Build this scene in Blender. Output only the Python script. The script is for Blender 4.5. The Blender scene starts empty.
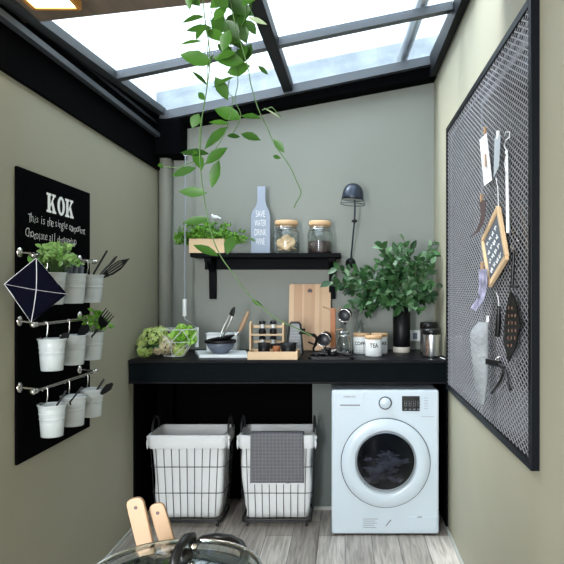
import bpy, math, random
from mathutils import Vector, Matrix, noise
R = random.Random(7)
S = bpy.context.scene
COL = S.collection
F, CX, CY, EYE = 632.0, 345.0, 290.0, 1.40      # focal length in px, vanishing point, eye height

def at(px, py, Y):                               # the real point at depth Y metres seen at a pixel
    return Vector(((px - CX) / F * Y, Y, EYE - (py - CY) / F * Y))

# ------------------------------------------------------------------ materials
def mat(name, col, rough=.5, metal=0, spec=.5, emit=None, es=0, bump=0, bscale=60, var=0, vscale=8, coat=0, trans=0, stretch=None):
    m = bpy.data.materials.new(name); m.use_nodes = True
    nt = m.node_tree; b = nt.nodes['Principled BSDF']
    c = (*col, 1)
    b.inputs['Base Color'].default_value = c
    b.inputs['Roughness'].default_value = rough
    b.inputs['Metallic'].default_value = metal
    b.inputs['Specular IOR Level'].default_value = spec
    b.inputs['Coat Weight'].default_value = coat
    b.inputs['Transmission Weight'].default_value = trans
    if emit:
        b.inputs['Emission Color'].default_value = (*emit, 1); b.inputs['Emission Strength'].default_value = es
    if bump or var:
        tc = nt.nodes.new('ShaderNodeTexCoord'); mp = nt.nodes.new('ShaderNodeMapping')
        nt.links.new(tc.outputs['Object'], mp.inputs[0])
        if stretch: mp.inputs['Scale'].default_value = stretch
    if var:
        n = nt.nodes.new('ShaderNodeTexNoise'); n.inputs['Scale'].default_value = vscale; n.inputs['Detail'].default_value = 5
        nt.links.new(mp.outputs[0], n.inputs['Vector'])
        r = nt.nodes.new('ShaderNodeValToRGB')
        r.color_ramp.elements[0].position = .3; r.color_ramp.elements[1].position = .7
        r.color_ramp.elements[0].color = (*[max(0, x * (1 - var)) for x in col], 1)
        r.color_ramp.elements[1].color = (*[min(1, x * (1 + var)) for x in col], 1)
        nt.links.new(n.outputs[0], r.inputs[0]); nt.links.new(r.outputs[0], b.inputs['Base Color'])
    if bump:
        n = nt.nodes.new('ShaderNodeTexNoise'); n.inputs['Scale'].default_value = bscale; n.inputs['Detail'].default_value = 6
        nt.links.new(mp.outputs[0], n.inputs['Vector'])
        bp = nt.nodes.new('ShaderNodeBump'); bp.inputs['Strength'].default_value = bump; bp.inputs['Distance'].default_value = .01
        nt.links.new(n.outputs[0], bp.inputs['Height']); nt.links.new(bp.outputs[0], b.inputs['Normal'])
    return m

def leafmat(name, a, b_, under=None):
    m = mat(name, a, .38, spec=.5); nt = m.node_tree; b = nt.nodes['Principled BSDF']
    g = nt.nodes.new('ShaderNodeNewGeometry'); r = nt.nodes.new('ShaderNodeValToRGB')
    r.color_ramp.elements[0].color = (*a, 1); r.color_ramp.elements[1].color = (*b_, 1)
    nt.links.new(g.outputs['Random Per Island'], r.inputs[0]); nt.links.new(r.outputs[0], b.inputs['Base Color'])
    tr = nt.nodes.new('ShaderNodeBsdfTranslucent'); nt.links.new(r.outputs[0], tr.inputs[0])
    mx = nt.nodes.new('ShaderNodeMixShader'); mx.inputs[0].default_value = .3
    out = nt.nodes['Material Output']
    nt.links.new(b.outputs[0], mx.inputs[1]); nt.links.new(tr.outputs[0], mx.inputs[2]); nt.links.new(mx.outputs[0], out.inputs[0])
    return m

def glassmat(name, tint=(.96, .98, .98), refl=.12, rough=.02):
    m = bpy.data.materials.new(name); m.use_nodes = True; nt = m.node_tree
    nt.nodes.remove(nt.nodes['Principled BSDF'])
    t = nt.nodes.new('ShaderNodeBsdfTransparent'); t.inputs[0].default_value = (*tint, 1)
    g = nt.nodes.new('ShaderNodeBsdfGlossy'); g.inputs['Roughness'].default_value = rough
    lw = nt.nodes.new('ShaderNodeLayerWeight'); lw.inputs[0].default_value = .35
    ma = nt.nodes.new('ShaderNodeMath'); ma.operation = 'MULTIPLY_ADD'; ma.inputs[1].default_value = .35; ma.inputs[2].default_value = refl * .3
    nt.links.new(lw.outputs['Facing'], ma.inputs[0])
    mx = nt.nodes.new('ShaderNodeMixShader')
    nt.links.new(ma.outputs[0], mx.inputs[0]); nt.links.new(t.outputs[0], mx.inputs[1]); nt.links.new(g.outputs[0], mx.inputs[2])
    nt.links.new(mx.outputs[0], nt.nodes['Material Output'].inputs[0])
    return m

M = {}
M['wall'] = mat('wall paint', (.314, .301, .224), .62, bump=.06, bscale=120, var=.03, vscale=2)
M['wallback'] = mat('back wall paint', (.240, .254, .228), .6, bump=.06, bscale=120, var=.03, vscale=2)
M['blacktrim_shade'] = mat('black paint and shade', (.002, .002, .0025), .9, spec=.02)  # black trim, and the shade painted in under the counter
M['blackframe'] = mat('black steel', (.003, .004, .006), .45, spec=.12)
M['alu'] = mat('dark grey aluminium', (.10, .11, .125), .38, metal=.4)
M['aludim'] = mat('dim grey aluminium', (.035, .04, .045), .5)
M['alublk'] = mat('blackened aluminium', (.004, .005, .007), .5, spec=.12)
M['brown'] = mat('brown ceiling board', (.17, .125, .095), .5, var=.15, vscale=5, stretch=(8, 1, 1), bump=.05)
M['concrete'] = mat('pale weathered concrete', (.50, .55, .60), .9, var=.25, vscale=6, bump=.2)
M['concrete2'] = mat('wet grey flashing', (.12, .16, .21), .6, var=.5, vscale=14)
M['blackwood'] = mat('black stained wood', (.004, .0045, .006), .42, spec=.12, bump=.25, bscale=40, stretch=(1, 12, 12), var=.25, vscale=20)
M['blackfront'] = mat('black wood front', (.002, .0045, .006), .55, spec=.05, bump=.25, bscale=40, stretch=(1, 12, 12), var=.3, vscale=20)
M['shelf'] = mat('black shelf paint', (.003, .0035, .0045), .55, spec=.06)
M['chalk'] = mat('chalkboard', (.0012, .0012, .0016), .85, spec=.02, var=.2)
M['chalkwhite'] = mat('white lettering', (.85, .85, .83), .8)
M['chrome'] = mat('brushed chrome', (.62, .60, .57), .22, metal=1)
M['steel'] = mat('stainless steel', (.60, .61, .62), .28, metal=1, bump=.03, stretch=(1, 1, 30))
M['enamel'] = mat('white enamel', (.74, .77, .77), .35, coat=.2)
M['bucket'] = mat('white painted metal', (.52, .57, .58), .4, coat=.1)
M['whiteplastic'] = mat('white appliance plastic', (.65, .75, .84), .32, coat=.1)
M['ring'] = mat('white door ring plastic', (.65, .75, .84), .25, coat=.2)
M['darkgap'] = mat('dark seam', (.03, .035, .045), .5)
M['midgrey'] = mat('grey plastic', (.25, .28, .31), .4)
M['printgrey'] = mat('grey print', (.30, .33, .36), .6)
M['display'] = mat('display glass', (.012, .014, .018), .12, spec=.6)
M['muglining'] = mat('dark grey enamel', (.07, .075, .085), .35)
M['segments'] = mat('display print', (.20, .22, .24), .4)
M['drum'] = mat('dark drum', (.05, .055, .06), .3, metal=.8)
M['glass'] = glassmat('clear glass')
M['panes'] = glassmat('skylight glass', (.93, .97, 1.0), .1)
M['doorglass'] = glassmat('door glass', (.50, .54, .60), .0)
M['lidglass'] = glassmat('lid glass', (.90, .95, .94), .0)
M['laundry'] = mat('dark laundry', (.09, .09, .11), .9, var=.95, vscale=18)
M['linen'] = mat('off white liner cotton', (.78, .80, .82), .9, bump=.5, bscale=14)
M['linenin'] = mat('grey white lining cotton', (.52, .53, .53), .9, bump=.2, bscale=20)
M['wire'] = mat('black wire', (.018, .018, .02), .4)
M['castor'] = mat('black rubber', (.012, .012, .012), .6)
M['wood'] = mat('light beech', (.63, .41, .24), .5, var=.12, vscale=7, stretch=(1, 1, .12), bump=.05)
M['woodh'] = mat('light pine', (.66, .47, .28), .5, var=.1, vscale=7, stretch=(.15, 1, 1))
M['lidwood'] = mat('bamboo lid', (.62, .40, .22), .5, var=.08, vscale=10)
M['orangewood'] = mat('reddish wood', (.36, .12, .035), .5, var=.15, vscale=12)
M['spoonwood'] = mat('pale beech handle', (.37, .24, .145), .5, var=.07, vscale=12, stretch=(1, 1, .2))
M['blackplastic'] = mat('black nylon', (.005, .005, .006), .35, spec=.35)
M['blackceramic'] = mat('black ceramic', (.004, .004, .005), .45, spec=.3)
M['cream'] = mat('cream ceramic', (.66, .62, .54), .5)
M['bluegrey'] = mat('blue grey stoneware', (.12, .145, .20), .4)
M['paper'] = mat('white paper', (.78, .82, .84), .7)
M['cover'] = mat('grey book cover', (.11, .13, .16), .5)
M['navy'] = mat('navy cloth', (.003, .0035, .010), .9, spec=.04, bump=.2, bscale=30)
M['piping'] = mat('white piping', (.62, .62, .66), .8)
M['bottle'] = mat('grey blue painted board', (.30, .35, .44), .6, var=.08)
M['coffee'] = mat('coffee beans', (.035, .014, .012), .5)
M['cookie'] = mat('biscuit', (.72, .50, .30), .8, var=.18, vscale=30, bump=.3)
M['lampmetal'] = mat('blue black lamp metal', (.035, .045, .065), .3, metal=.5)
M['lampinner'] = mat('pale shade lining', (.5, .55, .55), .4)
M['pipe'] = mat('painted pipe', (.20, .205, .175), .6)
M['soil'] = mat('dark soil', (.015, .010, .008), .95, bump=.5)
M['stem'] = mat('green stem', (.055, .12, .03), .5)
M['branch'] = mat('brown twig', (.07, .05, .025), .7)
M['vine'] = leafmat('vine leaf', (.022, .075, .010), (.065, .19, .022))
M['vinepale'] = leafmat('pale vine leaf', (.30, .42, .22), (.45, .55, .34))
M['bouquet'] = leafmat('eucalyptus leaf', (.010, .045, .015), (.070, .18, .06))
M['bouquet2'] = leafmat('pale leaf back', (.14, .28, .14), (.22, .36, .20))
M['fern'] = leafmat('fern leaf', (.07, .20, .015), (.20, .46, .05))
M['basil'] = leafmat('basil leaf', (.10, .25, .04), (.34, .52, .18))
M['lettuce'] = leafmat('lettuce leaf', (.22, .50, .05), (.48, .78, .16))
M['hydra'] = leafmat('hydrangea petal', (.45, .66, .14), (.80, .84, .42))
M['hydrapink'] = leafmat('pink hydrangea petal', (.74, .58, .44), (.78, .80, .44))
M['meshmetal'] = mat('grey expanded metal', (.31, .31, .33), .45, metal=.2)
M['gratergrey'] = mat('grey grater metal', (.22, .23, .24), .5)
M['meshback'] = mat('dark glass backing', (.006, .007, .008), .15, spec=.4)
M['innerbar'] = mat('grey inner bar', (.16, .17, .19), .4)
M['brownleather'] = mat('brown leather', (.075, .045, .045), .5)
M['mitt'] = mat('grey quilted cloth', (.24, .255, .27), .9, bump=1, bscale=45, var=.15, vscale=10)
M['photo'] = mat('printed card', (.24, .23, .32), .5, var=.8, vscale=26)
M['tagpaper'] = mat('white tag card', (.74, .74, .76), .7, var=.08, vscale=25)
M['frontgrey'] = mat('grey card', (.42, .46, .50), .6)
M['amber'] = mat('amber lamp frame', (.55, .24, .04), .5)
M['lamplit'] = mat('lit diffuser', (.9, .85, .7), .5, emit=(1, .93, .78), es=3.0)
M['tabletop'] = mat('dark kitchen table', (.10, .085, .075), .5, var=.2)
M['skirt'] = mat('pale skirting', (.42, .43, .40), .5)
M['divider'] = mat('grey green divider paint', (.12, .14, .13), .6)
M['orangeprint'] = mat('orange print', (.20, .10, .06), .5)
M['greyink'] = mat('dark ink', (.05, .05, .055), .7)
M['terracotta'] = mat('white hanging pot', (.6, .6, .6), .5)

# floor: wood look tiles laid in the depth direction
def floor_mat():
    m = bpy.data.materials.new('grey wood look tiles'); m.use_nodes = True; nt = m.node_tree; b = nt.nodes['Principled BSDF']
    tc = nt.nodes.new('ShaderNodeTexCoord')
    mp = nt.nodes.new('ShaderNodeMapping'); mp.inputs['Rotation'].default_value = (0, 0, math.pi / 2); nt.links.new(tc.outputs['Object'], mp.inputs[0])
    br = nt.nodes.new('ShaderNodeTexBrick'); nt.links.new(mp.outputs[0], br.inputs[0])
    br.inputs['Scale'].default_value = 1; br.inputs['Brick Width'].default_value = .6; br.inputs['Row Height'].default_value = .15
    br.inputs['Mortar Size'].default_value = .0022; br.offset = .37
    br.inputs['Color1'].default_value = (.37, .33, .295, 1); br.inputs['Color2'].default_value = (.66, .61, .56, 1); br.inputs['Mortar'].default_value = (.16, .15, .14, 1)
    mp2 = nt.nodes.new('ShaderNodeMapping'); mp2.inputs['Scale'].default_value = (34, 2.2, 1); nt.links.new(tc.outputs['Object'], mp2.inputs[0])
    n = nt.nodes.new('ShaderNodeTexNoise'); n.inputs['Scale'].default_value = 1.6; n.inputs['Detail'].default_value = 8; n.inputs['Distortion'].default_value = .8
    nt.links.new(mp2.outputs[0], n.inputs['Vector'])
    r = nt.nodes.new('ShaderNodeValToRGB'); r.color_ramp.elements[0].position = .32; r.color_ramp.elements[1].position = .68
    r.color_ramp.elements[0].color = (.50, .48, .46, 1); r.color_ramp.elements[1].color = (1.15, 1.15, 1.15, 1)
    nt.links.new(n.outputs[0], r.inputs[0])
    mx = nt.nodes.new('ShaderNodeMixRGB'); mx.blend_type = 'MULTIPLY'; mx.inputs[0].default_value = .9
    nt.links.new(br.outputs['Color'], mx.inputs[1]); nt.links.new(r.outputs[0], mx.inputs[2]); nt.links.new(mx.outputs[0], b.inputs['Base Color'])
    b.inputs['Roughness'].default_value = .42
    return m
M['floor'] = floor_mat()

def board_mat():   # glued strips of a chopping board
    m = bpy.data.materials.new('strip glued beech'); m.use_nodes = True; nt = m.node_tree; b = nt.nodes['Principled BSDF']
    tc = nt.nodes.new('ShaderNodeTexCoord'); mp = nt.nodes.new('ShaderNodeMapping'); mp.inputs['Scale'].default_value = (22, .01, .01)
    nt.links.new(tc.outputs['Object'], mp.inputs[0])
    v = nt.nodes.new('ShaderNodeTexVoronoi'); v.inputs['Scale'].default_value = 1; nt.links.new(mp.outputs[0], v.inputs['Vector'])
    r = nt.nodes.new('ShaderNodeValToRGB'); r.color_ramp.elements[0].color = (.50, .29, .17, 1); r.color_ramp.elements[1].color = (.76, .54, .34, 1)
    nt.links.new(v.outputs['Color'], r.inputs[0]); nt.links.new(r.outputs[0], b.inputs['Base Color']); b.inputs['Roughness'].default_value = .5
    return m
M['board'] = board_mat()

def towel_mat():
    m = bpy.data.materials.new('grey checked towel'); m.use_nodes = True; nt = m.node_tree; b = nt.nodes['Principled BSDF']
    tc = nt.nodes.new('ShaderNodeTexCoord'); mp = nt.nodes.new('ShaderNodeMapping'); mp.inputs['Rotation'].default_value = (math.pi / 2, 0, 0)
    nt.links.new(tc.outputs['Object'], mp.inputs[0])
    br = nt.nodes.new('ShaderNodeTexBrick'); nt.links.new(mp.outputs[0], br.inputs[0])
    br.inputs['Scale'].default_value = 1; br.inputs['Brick Width'].default_value = .021; br.inputs['Row Height'].default_value = .021; br.offset = 0
    br.inputs['Mortar Size'].default_value = .0011; br.inputs['Mortar Smooth'].default_value = .3
    br.inputs['Color1'].default_value = (.135, .138, .155, 1); br.inputs['Color2'].default_value = (.145, .148, .165, 1); br.inputs['Mortar'].default_value = (.25, .25, .27, 1)
    nt.links.new(br.outputs['Color'], b.inputs['Base Color']); b.inputs['Roughness'].default_value = .95
    return m
M['towel'] = towel_mat()

# ------------------------------------------------------------------ mesh builder
class MB:
    def __init__(s): s.v = []; s.f = []; s.sm = []
    def add(s, vs, fs, smooth=False):
        o = len(s.v); s.v += [Vector(v) for v in vs]; s.f += [[i + o for i in f] for f in fs]; s.sm += [smooth] * len(fs); return s
    def box(s, c, d, rot=None):
        x, y, z = [k / 2 for k in d]
        vs = [Vector(p) for p in ((-x,-y,-z),(x,-y,-z),(x,y,-z),(-x,y,-z),(-x,-y,z),(x,-y,z),(x,y,z),(-x,y,z))]
        if rot is not None: vs = [rot @ v for v in vs]
        return s.add([v + Vector(c) for v in vs], [(0,3,2,1),(4,5,6,7),(0,1,5,4),(1,2,6,5),(2,3,7,6),(3,0,4,7)])
    def bb(s, x0, x1, y0, y1, z0, z1): return s.box(((x0+x1)/2,(y0+y1)/2,(z0+z1)/2),(x1-x0,y1-y0,z1-z0))
    def hexa(s, p): return s.add(p, [(0,3,2,1),(4,5,6,7),(0,1,5,4),(1,2,6,5),(2,3,7,6),(3,0,4,7)])
    def bar(s, a, b, w, h=None, up=(0,0,1)):   # rectangular bar
        a = Vector(a); b = Vector(b); h = h or w; d = (b - a).normalized(); u = Vector(up)
        sd = d.cross(u)
        if sd.length < 1e-4: sd = d.cross(Vector((1,0,0)))
        sd.normalize(); u = sd.cross(d).normalized()
        q = [(-w/2,-h/2),(w/2,-h/2),(w/2,h/2),(-w/2,h/2)]
        return s.hexa([a + sd*i + u*j for i,j in q] + [b + sd*i + u*j for i,j in q])
    def tube(s, pts, r, n=8, cap=True):
        pts = [Vector(p) for p in pts]; rs = r if isinstance(r, (list, tuple)) else [r]*len(pts)
        rings = []; prev = None
        for i, p in enumerate(pts):
            d = (pts[min(i+1, len(pts)-1)] - pts[max(i-1, 0)]).normalized()
            if prev is None:
                a = Vector((0,0,1)) if abs(d.z) < .9 else Vector((1,0,0))
                a = (a - d*a.dot(d)).normalized()
            else:
                a = prev - d*prev.dot(d)
                a = a.normalized() if a.length > 1e-6 else prev
            prev = a; b = d.cross(a)
            rings.append([p + (a*math.cos(t) + b*math.sin(t))*rs[i] for t in [2*math.pi*k/n for k in range(n)]])
        vs = [v for r_ in rings for v in r_]
        fs = [(i*n+k, i*n+(k+1)%n, (i+1)*n+(k+1)%n, (i+1)*n+k) for i in range(len(pts)-1) for k in range(n)]
        s.add(vs, fs, True)
        if cap: s.add(rings[0], [tuple(range(n))[::-1]]); s.add(rings[-1], [tuple(range(n))])
        return s
    def ring(s, c, rad, r, axis='z', n=32, m=6, mat=None, sy=1):
        pts = []
        for k in range(n+1):
            t = 2*math.pi*k/n; p = Vector((math.cos(t)*rad, math.sin(t)*rad*sy, 0))
            if axis == 'y': p = Vector((p.x, 0, p.y))
            if axis == 'x': p = Vector((0, p.x, p.y))
            if mat is not None: p = mat @ p
            pts.append(Vector(c) + p)
        return s.tube(pts, r, m, False)
    def lathe(s, c, prof, n=28, axis='z', mat=None, smooth=True, caps=True):
        c = Vector(c); vs = []
        def tf(x, y, z):
            p = Vector((x, y, z))
            if axis == 'y': p = Vector((x, -z, y))       # profile height runs toward the viewer (-Y)
            if axis == 'x': p = Vector((z, x, y))
            if mat is not None: p = mat @ p
            return c + p
        for (r, z) in prof:
            for k in range(n):
                t = 2*math.pi*k/n; vs.append(tf(r*math.cos(t), r*math.sin(t), z))
        fs = [(i*n+k, i*n+(k+1)%n, (i+1)*n+(k+1)%n, (i+1)*n+k) for i in range(len(prof)-1) for k in range(n)]
        s.add(vs, fs, smooth)
        if caps:
            if prof[0][0] > 1e-5: s.add(vs[:n], [tuple(range(n))[::-1]])
            if prof[-1][0] > 1e-5: s.add(vs[-n:], [tuple(range(n))])
        return s
    def prism(s, poly, o, u, v, th):   # 2D polygon on axes u,v from o, thickness vector th
        o = Vector(o); u = Vector(u); v = Vector(v); th = Vector(th); n = len(poly)
        a = [o + u*x + v*y for x, y in poly]; b = [p + th for p in a]
        return s.add(a + b, [tuple(range(n))[::-1], tuple(range(n, 2*n))] + [(i, (i+1)%n, n+(i+1)%n, n+i) for i in range(n)])
    def leaf(s, b, d, nrm, L, W, fold=.25, curl=.15):
        b = Vector(b); d = Vector(d).normalized(); nrm = Vector(nrm); sd = d.cross(nrm)
        if sd.length < 1e-3: sd = d.cross(Vector((.3, .5, .8)))
        sd.normalize(); nrm = sd.cross(d).normalized()
        st = [(0, .06), (.22, .72), (.48, 1), (.75, .68), (1, .02)]
        vs = []
        for t, w in st:
            c = b + d*(t*L) - nrm*(curl*L*t*t)
            up = nrm*(fold*w*W/2)
            vs += [c - sd*(w*W/2) + up, c, c + sd*(w*W/2) + up]
        fs = []
        for i in range(4):
            o = i*3; fs += [(o, o+1, o+4, o+3), (o+1, o+2, o+5, o+4)]
        return s.add(vs, fs, True)
    def sphere(s, c, r, n=14, m=8, sc=(1,1,1), nz=0, seed=0):
        c = Vector(c); vs = []; 
        for i in range(m+1):
            ph = math.pi*i/m
            for k in range(n):
                t = 2*math.pi*k/n; p = Vector((math.sin(ph)*math.cos(t), math.sin(ph)*math.sin(t), math.cos(ph)))
                q = 1 + (nz*noise.noise(p*3 + Vector((seed,)*3)) if nz else 0)
                vs.append(c + Vector((p.x*sc[0], p.y*sc[1], p.z*sc[2]))*r*q)
        return s.add(vs, [(i*n+k, (i+1)*n+k, (i+1)*n+(k+1)%n, i*n+(k+1)%n) for i in range(m) for k in range(n)], True)
    def text(s, body, o, u, v, size, nrm, th=.0006, bold=0, align='CENTER', fitw=None):
        c = bpy.data.curves.new('t', 'FONT'); c.body = body; c.size = size; c.offset = bold; c.align_x = align; c.resolution_u = 3
        ob = bpy.data.objects.new('t', c); me = bpy.data.meshes.new_from_object(ob)
        o = Vector(o); u = Vector(u).normalized(); v = Vector(v).normalized(); nrm = Vector(nrm).normalized()
        xs = [p.co.x for p in me.vertices]; k = (fitw/(max(xs)-min(xs))) if fitw else 1
        s.add([o + u*p.co.x*k + v*p.co.y + nrm*th for p in me.vertices], [tuple(f.vertices) for f in me.polygons])
        bpy.data.objects.remove(ob); bpy.data.curves.remove(c); bpy.data.meshes.remove(me); return s
    def build(s, name, m, parent=None, origin=None, bev=0, solid=0, sub=0):
        if parent is not None: og = worldloc(parent) if origin is None else Vector(origin)
        elif origin is not None: og = Vector(origin)
        else:
            lo = [min(v[i] for v in s.v) for i in range(3)]; hi = [max(v[i] for v in s.v) for i in range(3)]
            og = Vector(((lo[0]+hi[0])/2, (lo[1]+hi[1])/2, lo[2]))
        me = bpy.data.meshes.new(name); me.from_pydata([tuple(v - og) for v in s.v], [], s.f); me.update()
        for p, q in zip(me.polygons, s.sm): p.use_smooth = q
        me.materials.append(m)
        o = bpy.data.objects.new(name, me); COL.objects.link(o)
        if parent is not None:
            o.parent = parent; o.location = og - worldloc(parent)
        else: o.location = og
        if solid:
            k = o.modifiers.new('solid', 'SOLIDIFY'); k.thickness = solid; k.offset = 0
        if bev:
            k = o.modifiers.new('bevel', 'BEVEL'); k.width = bev; k.segments = 2; k.limit_method = 'ANGLE'; k.angle_limit = .7
        if sub:
            k = o.modifiers.new('sub', 'SUBSURF'); k.levels = sub; k.render_levels = sub
        return o

def worldloc(o):
    p = Vector(o.location)
    while o.parent: o = o.parent; p = p + Vector(o.location)
    return p
def tag(o, label, cat, group=None, kind=None):
    o['label'] = label; o['category'] = cat
    if group: o['group'] = group
    if kind: o['kind'] = kind
    return o
def thing(name, label, cat, loc, group=None):
    o = bpy.data.objects.new(name, None); o.empty_display_size = .05; COL.objects.link(o); o.location = loc
    return tag(o, label, cat, group)
def struct(o): o['kind'] = 'structure'; return o
def copy_tree(o, parent=None, loc=None):
    c = o.copy(); COL.objects.link(c)
    if parent is not None: c.parent = parent
    if loc is not None: c.location = loc
    for ch in [k for k in ALL_CHILDREN(o)]: copy_tree(ch, c)
    return c
def ALL_CHILDREN(o): return [k for k in bpy.data.objects if k.parent == o]
def Rz(a): return Matrix.Rotation(a, 3, 'Z')

# ------------------------------------------------------------------ room dimensions
XL, XR, YB = -1.24, .60, 4.26
def zr(x, y): return 2.56 + .207*(x + 1.23) + .068*(y - 4.2)      # plane of the sloping glass roof

struct(MB().bb(XL-.1, XR+.1, -2.2, YB+.1, -.08, 0).build('floor', M['floor'], origin=(0,0,0)))
def sidewall(x0, x1, name, ztop):
    m = MB(); za, zb = ztop(-2.2), ztop(YB+.1)
    m.hexa([(x0,-2.2,0),(x1,-2.2,0),(x1,YB+.1,0),(x0,YB+.1,0),(x0,-2.2,za),(x1,-2.2,za),(x1,YB+.1,zb),(x0,YB+.1,zb)])
    return struct(m.build(name, M['wall']))
sidewall(XL-.1, XL, 'wall_left', lambda y: zr(XL, y)-.015)
sidewall(XR, XR+.1, 'wall_right', lambda y: zr(XR, y)+.02)
m = MB()
m.hexa([(XL,YB,0),(XR,YB,0),(XR,YB+.1,0),(XL,YB+.1,0),(XL,YB,zr(XL,YB)-.02),(XR,YB,zr(XR,YB)-.02),(XR,YB+.1,zr(XR,YB)-.02),(XL,YB+.1,zr(XL,YB)-.02)])
struct(m.build('wall_back', M['wallback']))

# skirting
struct(MB().bb(XR-.012, XR, 1.0, YB, 0, .022).build('baseboard_right', M['skirt'], bev=.002))
struct(MB().bb(XL, XL+.012, 1.0, YB, 0, .022).build('baseboard_left', M['skirt'], bev=.002))

# near ceiling of brown board, sloping up to the right
def zs(x): return 2.42 + .11*(x + 1.24)
m = MB(); 
for (ya, yb) in ((-2.2, 2.42),):
    m.hexa([(XL+.005,ya,zs(XL)-.05),(XR-.005,ya,zs(XR)-.05),(XR-.005,yb,zs(XR)),(XL+.005,yb,zs(XL)),
            (XL+.005,ya,zs(XL)+.02),(XR-.005,ya,zs(XR)+.02),(XR-.005,yb,zs(XR)+.03),(XL+.005,yb,zs(XL)+.012)])
struct(m.build('ceiling', M['brown']))

# ceiling light set in an amber frame
t = thing('ceiling_light', 'small square ceiling light in an amber wooden frame, set in the brown ceiling', 'ceiling light', (-1.02, 2.17, 2.40))
m = MB(); x0, x1, y0, y1, zt, zb = -1.105, -.945, 2.09, 2.25, 2.427, 2.398
for a, b in (((x0,y0),(x1,y0)),((x1,y0),(x1,y1)),((x1,y1),(x0,y1)),((x0,y1),(x0,y0))):
    m.bar((a[0],a[1],(zt+zb)/2),(b[0],b[1],(zt+zb)/2), .014, zt-zb)
m.build('frame', M['amber'], t)
MB().bb(x0+.006, x1-.006, y0+.006, y1-.006, 2.404, 2.412).build('diffuser', M['lamplit'], t)

# skylight: the glazed roof with its bars
w = thing('window_1', None, None, (-.3, 3.4, 2.75)); 
for k in ('label', 'category'): del w[k]
w['kind'] = 'structure'
def roofbar(x0, x1, y0, y1, dn, up=0):
    P = [(x0,y0),(x1,y0),(x1,y1),(x0,y1)]
    return [(x,y,zr(x,y)-dn) for x,y in P] + [(x,y,zr(x,y)+up) for x,y in P]
XC, YC = -.367, 3.25
MB().hexa(roofbar(XC-.029, XC+.029, 2.0, 4.12, .05, .012)).build('rafter', M['alublk'], w)
MB().hexa(roofbar(-1.2, XC-.0295, YC-.03, YC+.03, .03, .012)).hexa(roofbar(XC+.0295, .55, YC-.03, YC+.03, .03, .012)).build('glazing_bar', M['alu'], w)
for (a, b) in ((-1.19, XC-.03), (XC+.03, .55)):
    for (c, d) in ((1.9, YC-.031), (YC+.031, 4.10)):
        MB().hexa(roofbar(a, b, c, d, .002, .004)).build('pane', M['panes'], w)
MB().hexa([(x,y,zr(x,y)-d) for x,y,d in ((.552,1.9,.01),(.598,1.9,.01),(.598,4.12,.135),(.552,4.12,.135))] + [(x,y,zr(x,y)+.012) for x,y in ((.552,1.9),(.598,1.9),(.598,4.12),(.552,4.12))]).build('side_beam', M['alublk'], w)
MB().hexa(roofbar(-1.205, -1.165, 1.9, 4.12, .03, .012)).build('edge_rail', M['aludim'], w)
MB().hexa(roofbar(-1.236, -1.206, 1.9, 4.12, .012, .012)).build('gutter_strip', M['alublk'], w)
m = MB(); za, zb = 2.365, 2.405
m.hexa([(-1.215,1.8,za-.025),(-1.185,1.8,za-.025),(-1.185,4.12,zb-.025),(-1.215,4.12,zb-.025),(-1.215,1.8,za),(-1.185,1.8,za),(-1.185,4.12,zb),(-1.215,4.12,zb)])
m.build('lower_rail', M['aludim'], w)
m = MB()
m.hexa([(-1.225,1.8,za+.045),(-1.205,1.8,za+.045),(-1.205,4.12,zb+.06),(-1.225,4.12,zb+.06),(-1.225,1.8,za+.06),(-1.205,1.8,za+.06),(-1.205,4.12,zb+.078),(-1.225,4.12,zb+.078)])
m.build('middle_rail', M['alublk'], w)
# black fascia along the top of the left wall
struct(MB().hexa([(XL,1.0,2.19),(-1.222,1.0,2.19),(-1.222,4.24,2.19),(XL,4.24,2.19),(XL,1.0,2.335),(-1.222,1.0,2.335),(-1.222,4.24,2.545),(XL,4.24,2.545)]).build('trim_1', M['blacktrim_shade']))
# black beam across the top of the back wall
def bz(x): return 2.49 + .1875*(x + 1.04)
struct(MB().hexa([(XL,4.13,bz(XL)),(XR,4.13,bz(XR)),(XR,YB,bz(XR)-.0),(XL,YB,bz(XL)),(XL,4.13,zr(XL,4.13)),(XR,4.13,zr(XR,4.13)),(XR,YB,zr(XR,YB)),(XL,YB,zr(XL,YB))]).build('trim_2', M['blacktrim_shade']))
struct(MB().hexa([(-1.2,4.085,zr(-1.2,4.1)-.062),(.598,4.085,zr(.598,4.1)-.062),(.598,4.13,zr(.598,4.1)-.062),(-1.2,4.13,zr(-1.2,4.1)-.062),
           (-1.2,4.085,zr(-1.2,4.1)-.005),(.598,4.085,zr(.598,4.1)-.005),(.598,4.13,zr(.598,4.1)-.005),(-1.2,4.13,zr(-1.2,4.1)-.005)]).build('trim_3', M['alu']))
# dark bracket block in the back left corner
struct(MB().bb(-1.222,-1.06,4.05,4.25,2.27,2.5).build('trim_4', M['blacktrim_shade'], bev=.006))
# outside: parapet, flashing and pipe on the roof
struct(MB().hexa([(-1.3,4.35,2.3),(.9,4.35,2.6),(.9,4.6,2.6),(-1.3,4.6,2.3),(-1.3,4.35,2.76),(.9,4.35,3.21),(.9,4.6,3.21),(-1.3,4.6,2.76)]).build('trim_5', M['concrete']))
struct(MB().hexa([(-1.52,1.9,2.2),(-1.40,1.9,2.2),(-1.40,4.3,2.3),(-1.52,4.3,2.3),(-1.52,1.9,2.56),(-1.40,1.9,2.56),(-1.40,4.3,2.73),(-1.52,4.3,2.73)]).build('trim_6', M['concrete2']))
t = tag(MB().tube([(.40,2.9,zr(.4,2.9)+.055),(.385,4.3,zr(.385,4.3)+.055)], .036, 14).build('roof_pipe', M['steel']), 'grey metal pipe lying on the glass roof near its right edge', 'pipe')

# left corner: painted pipe
tag(MB().tube([(-1.195,4.205,1.001),(-1.195,4.205,2.47)], .043, 20).build('wall_pipe', M['pipe']), 'vertical painted drain pipe in the back left corner', 'pipe')

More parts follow.
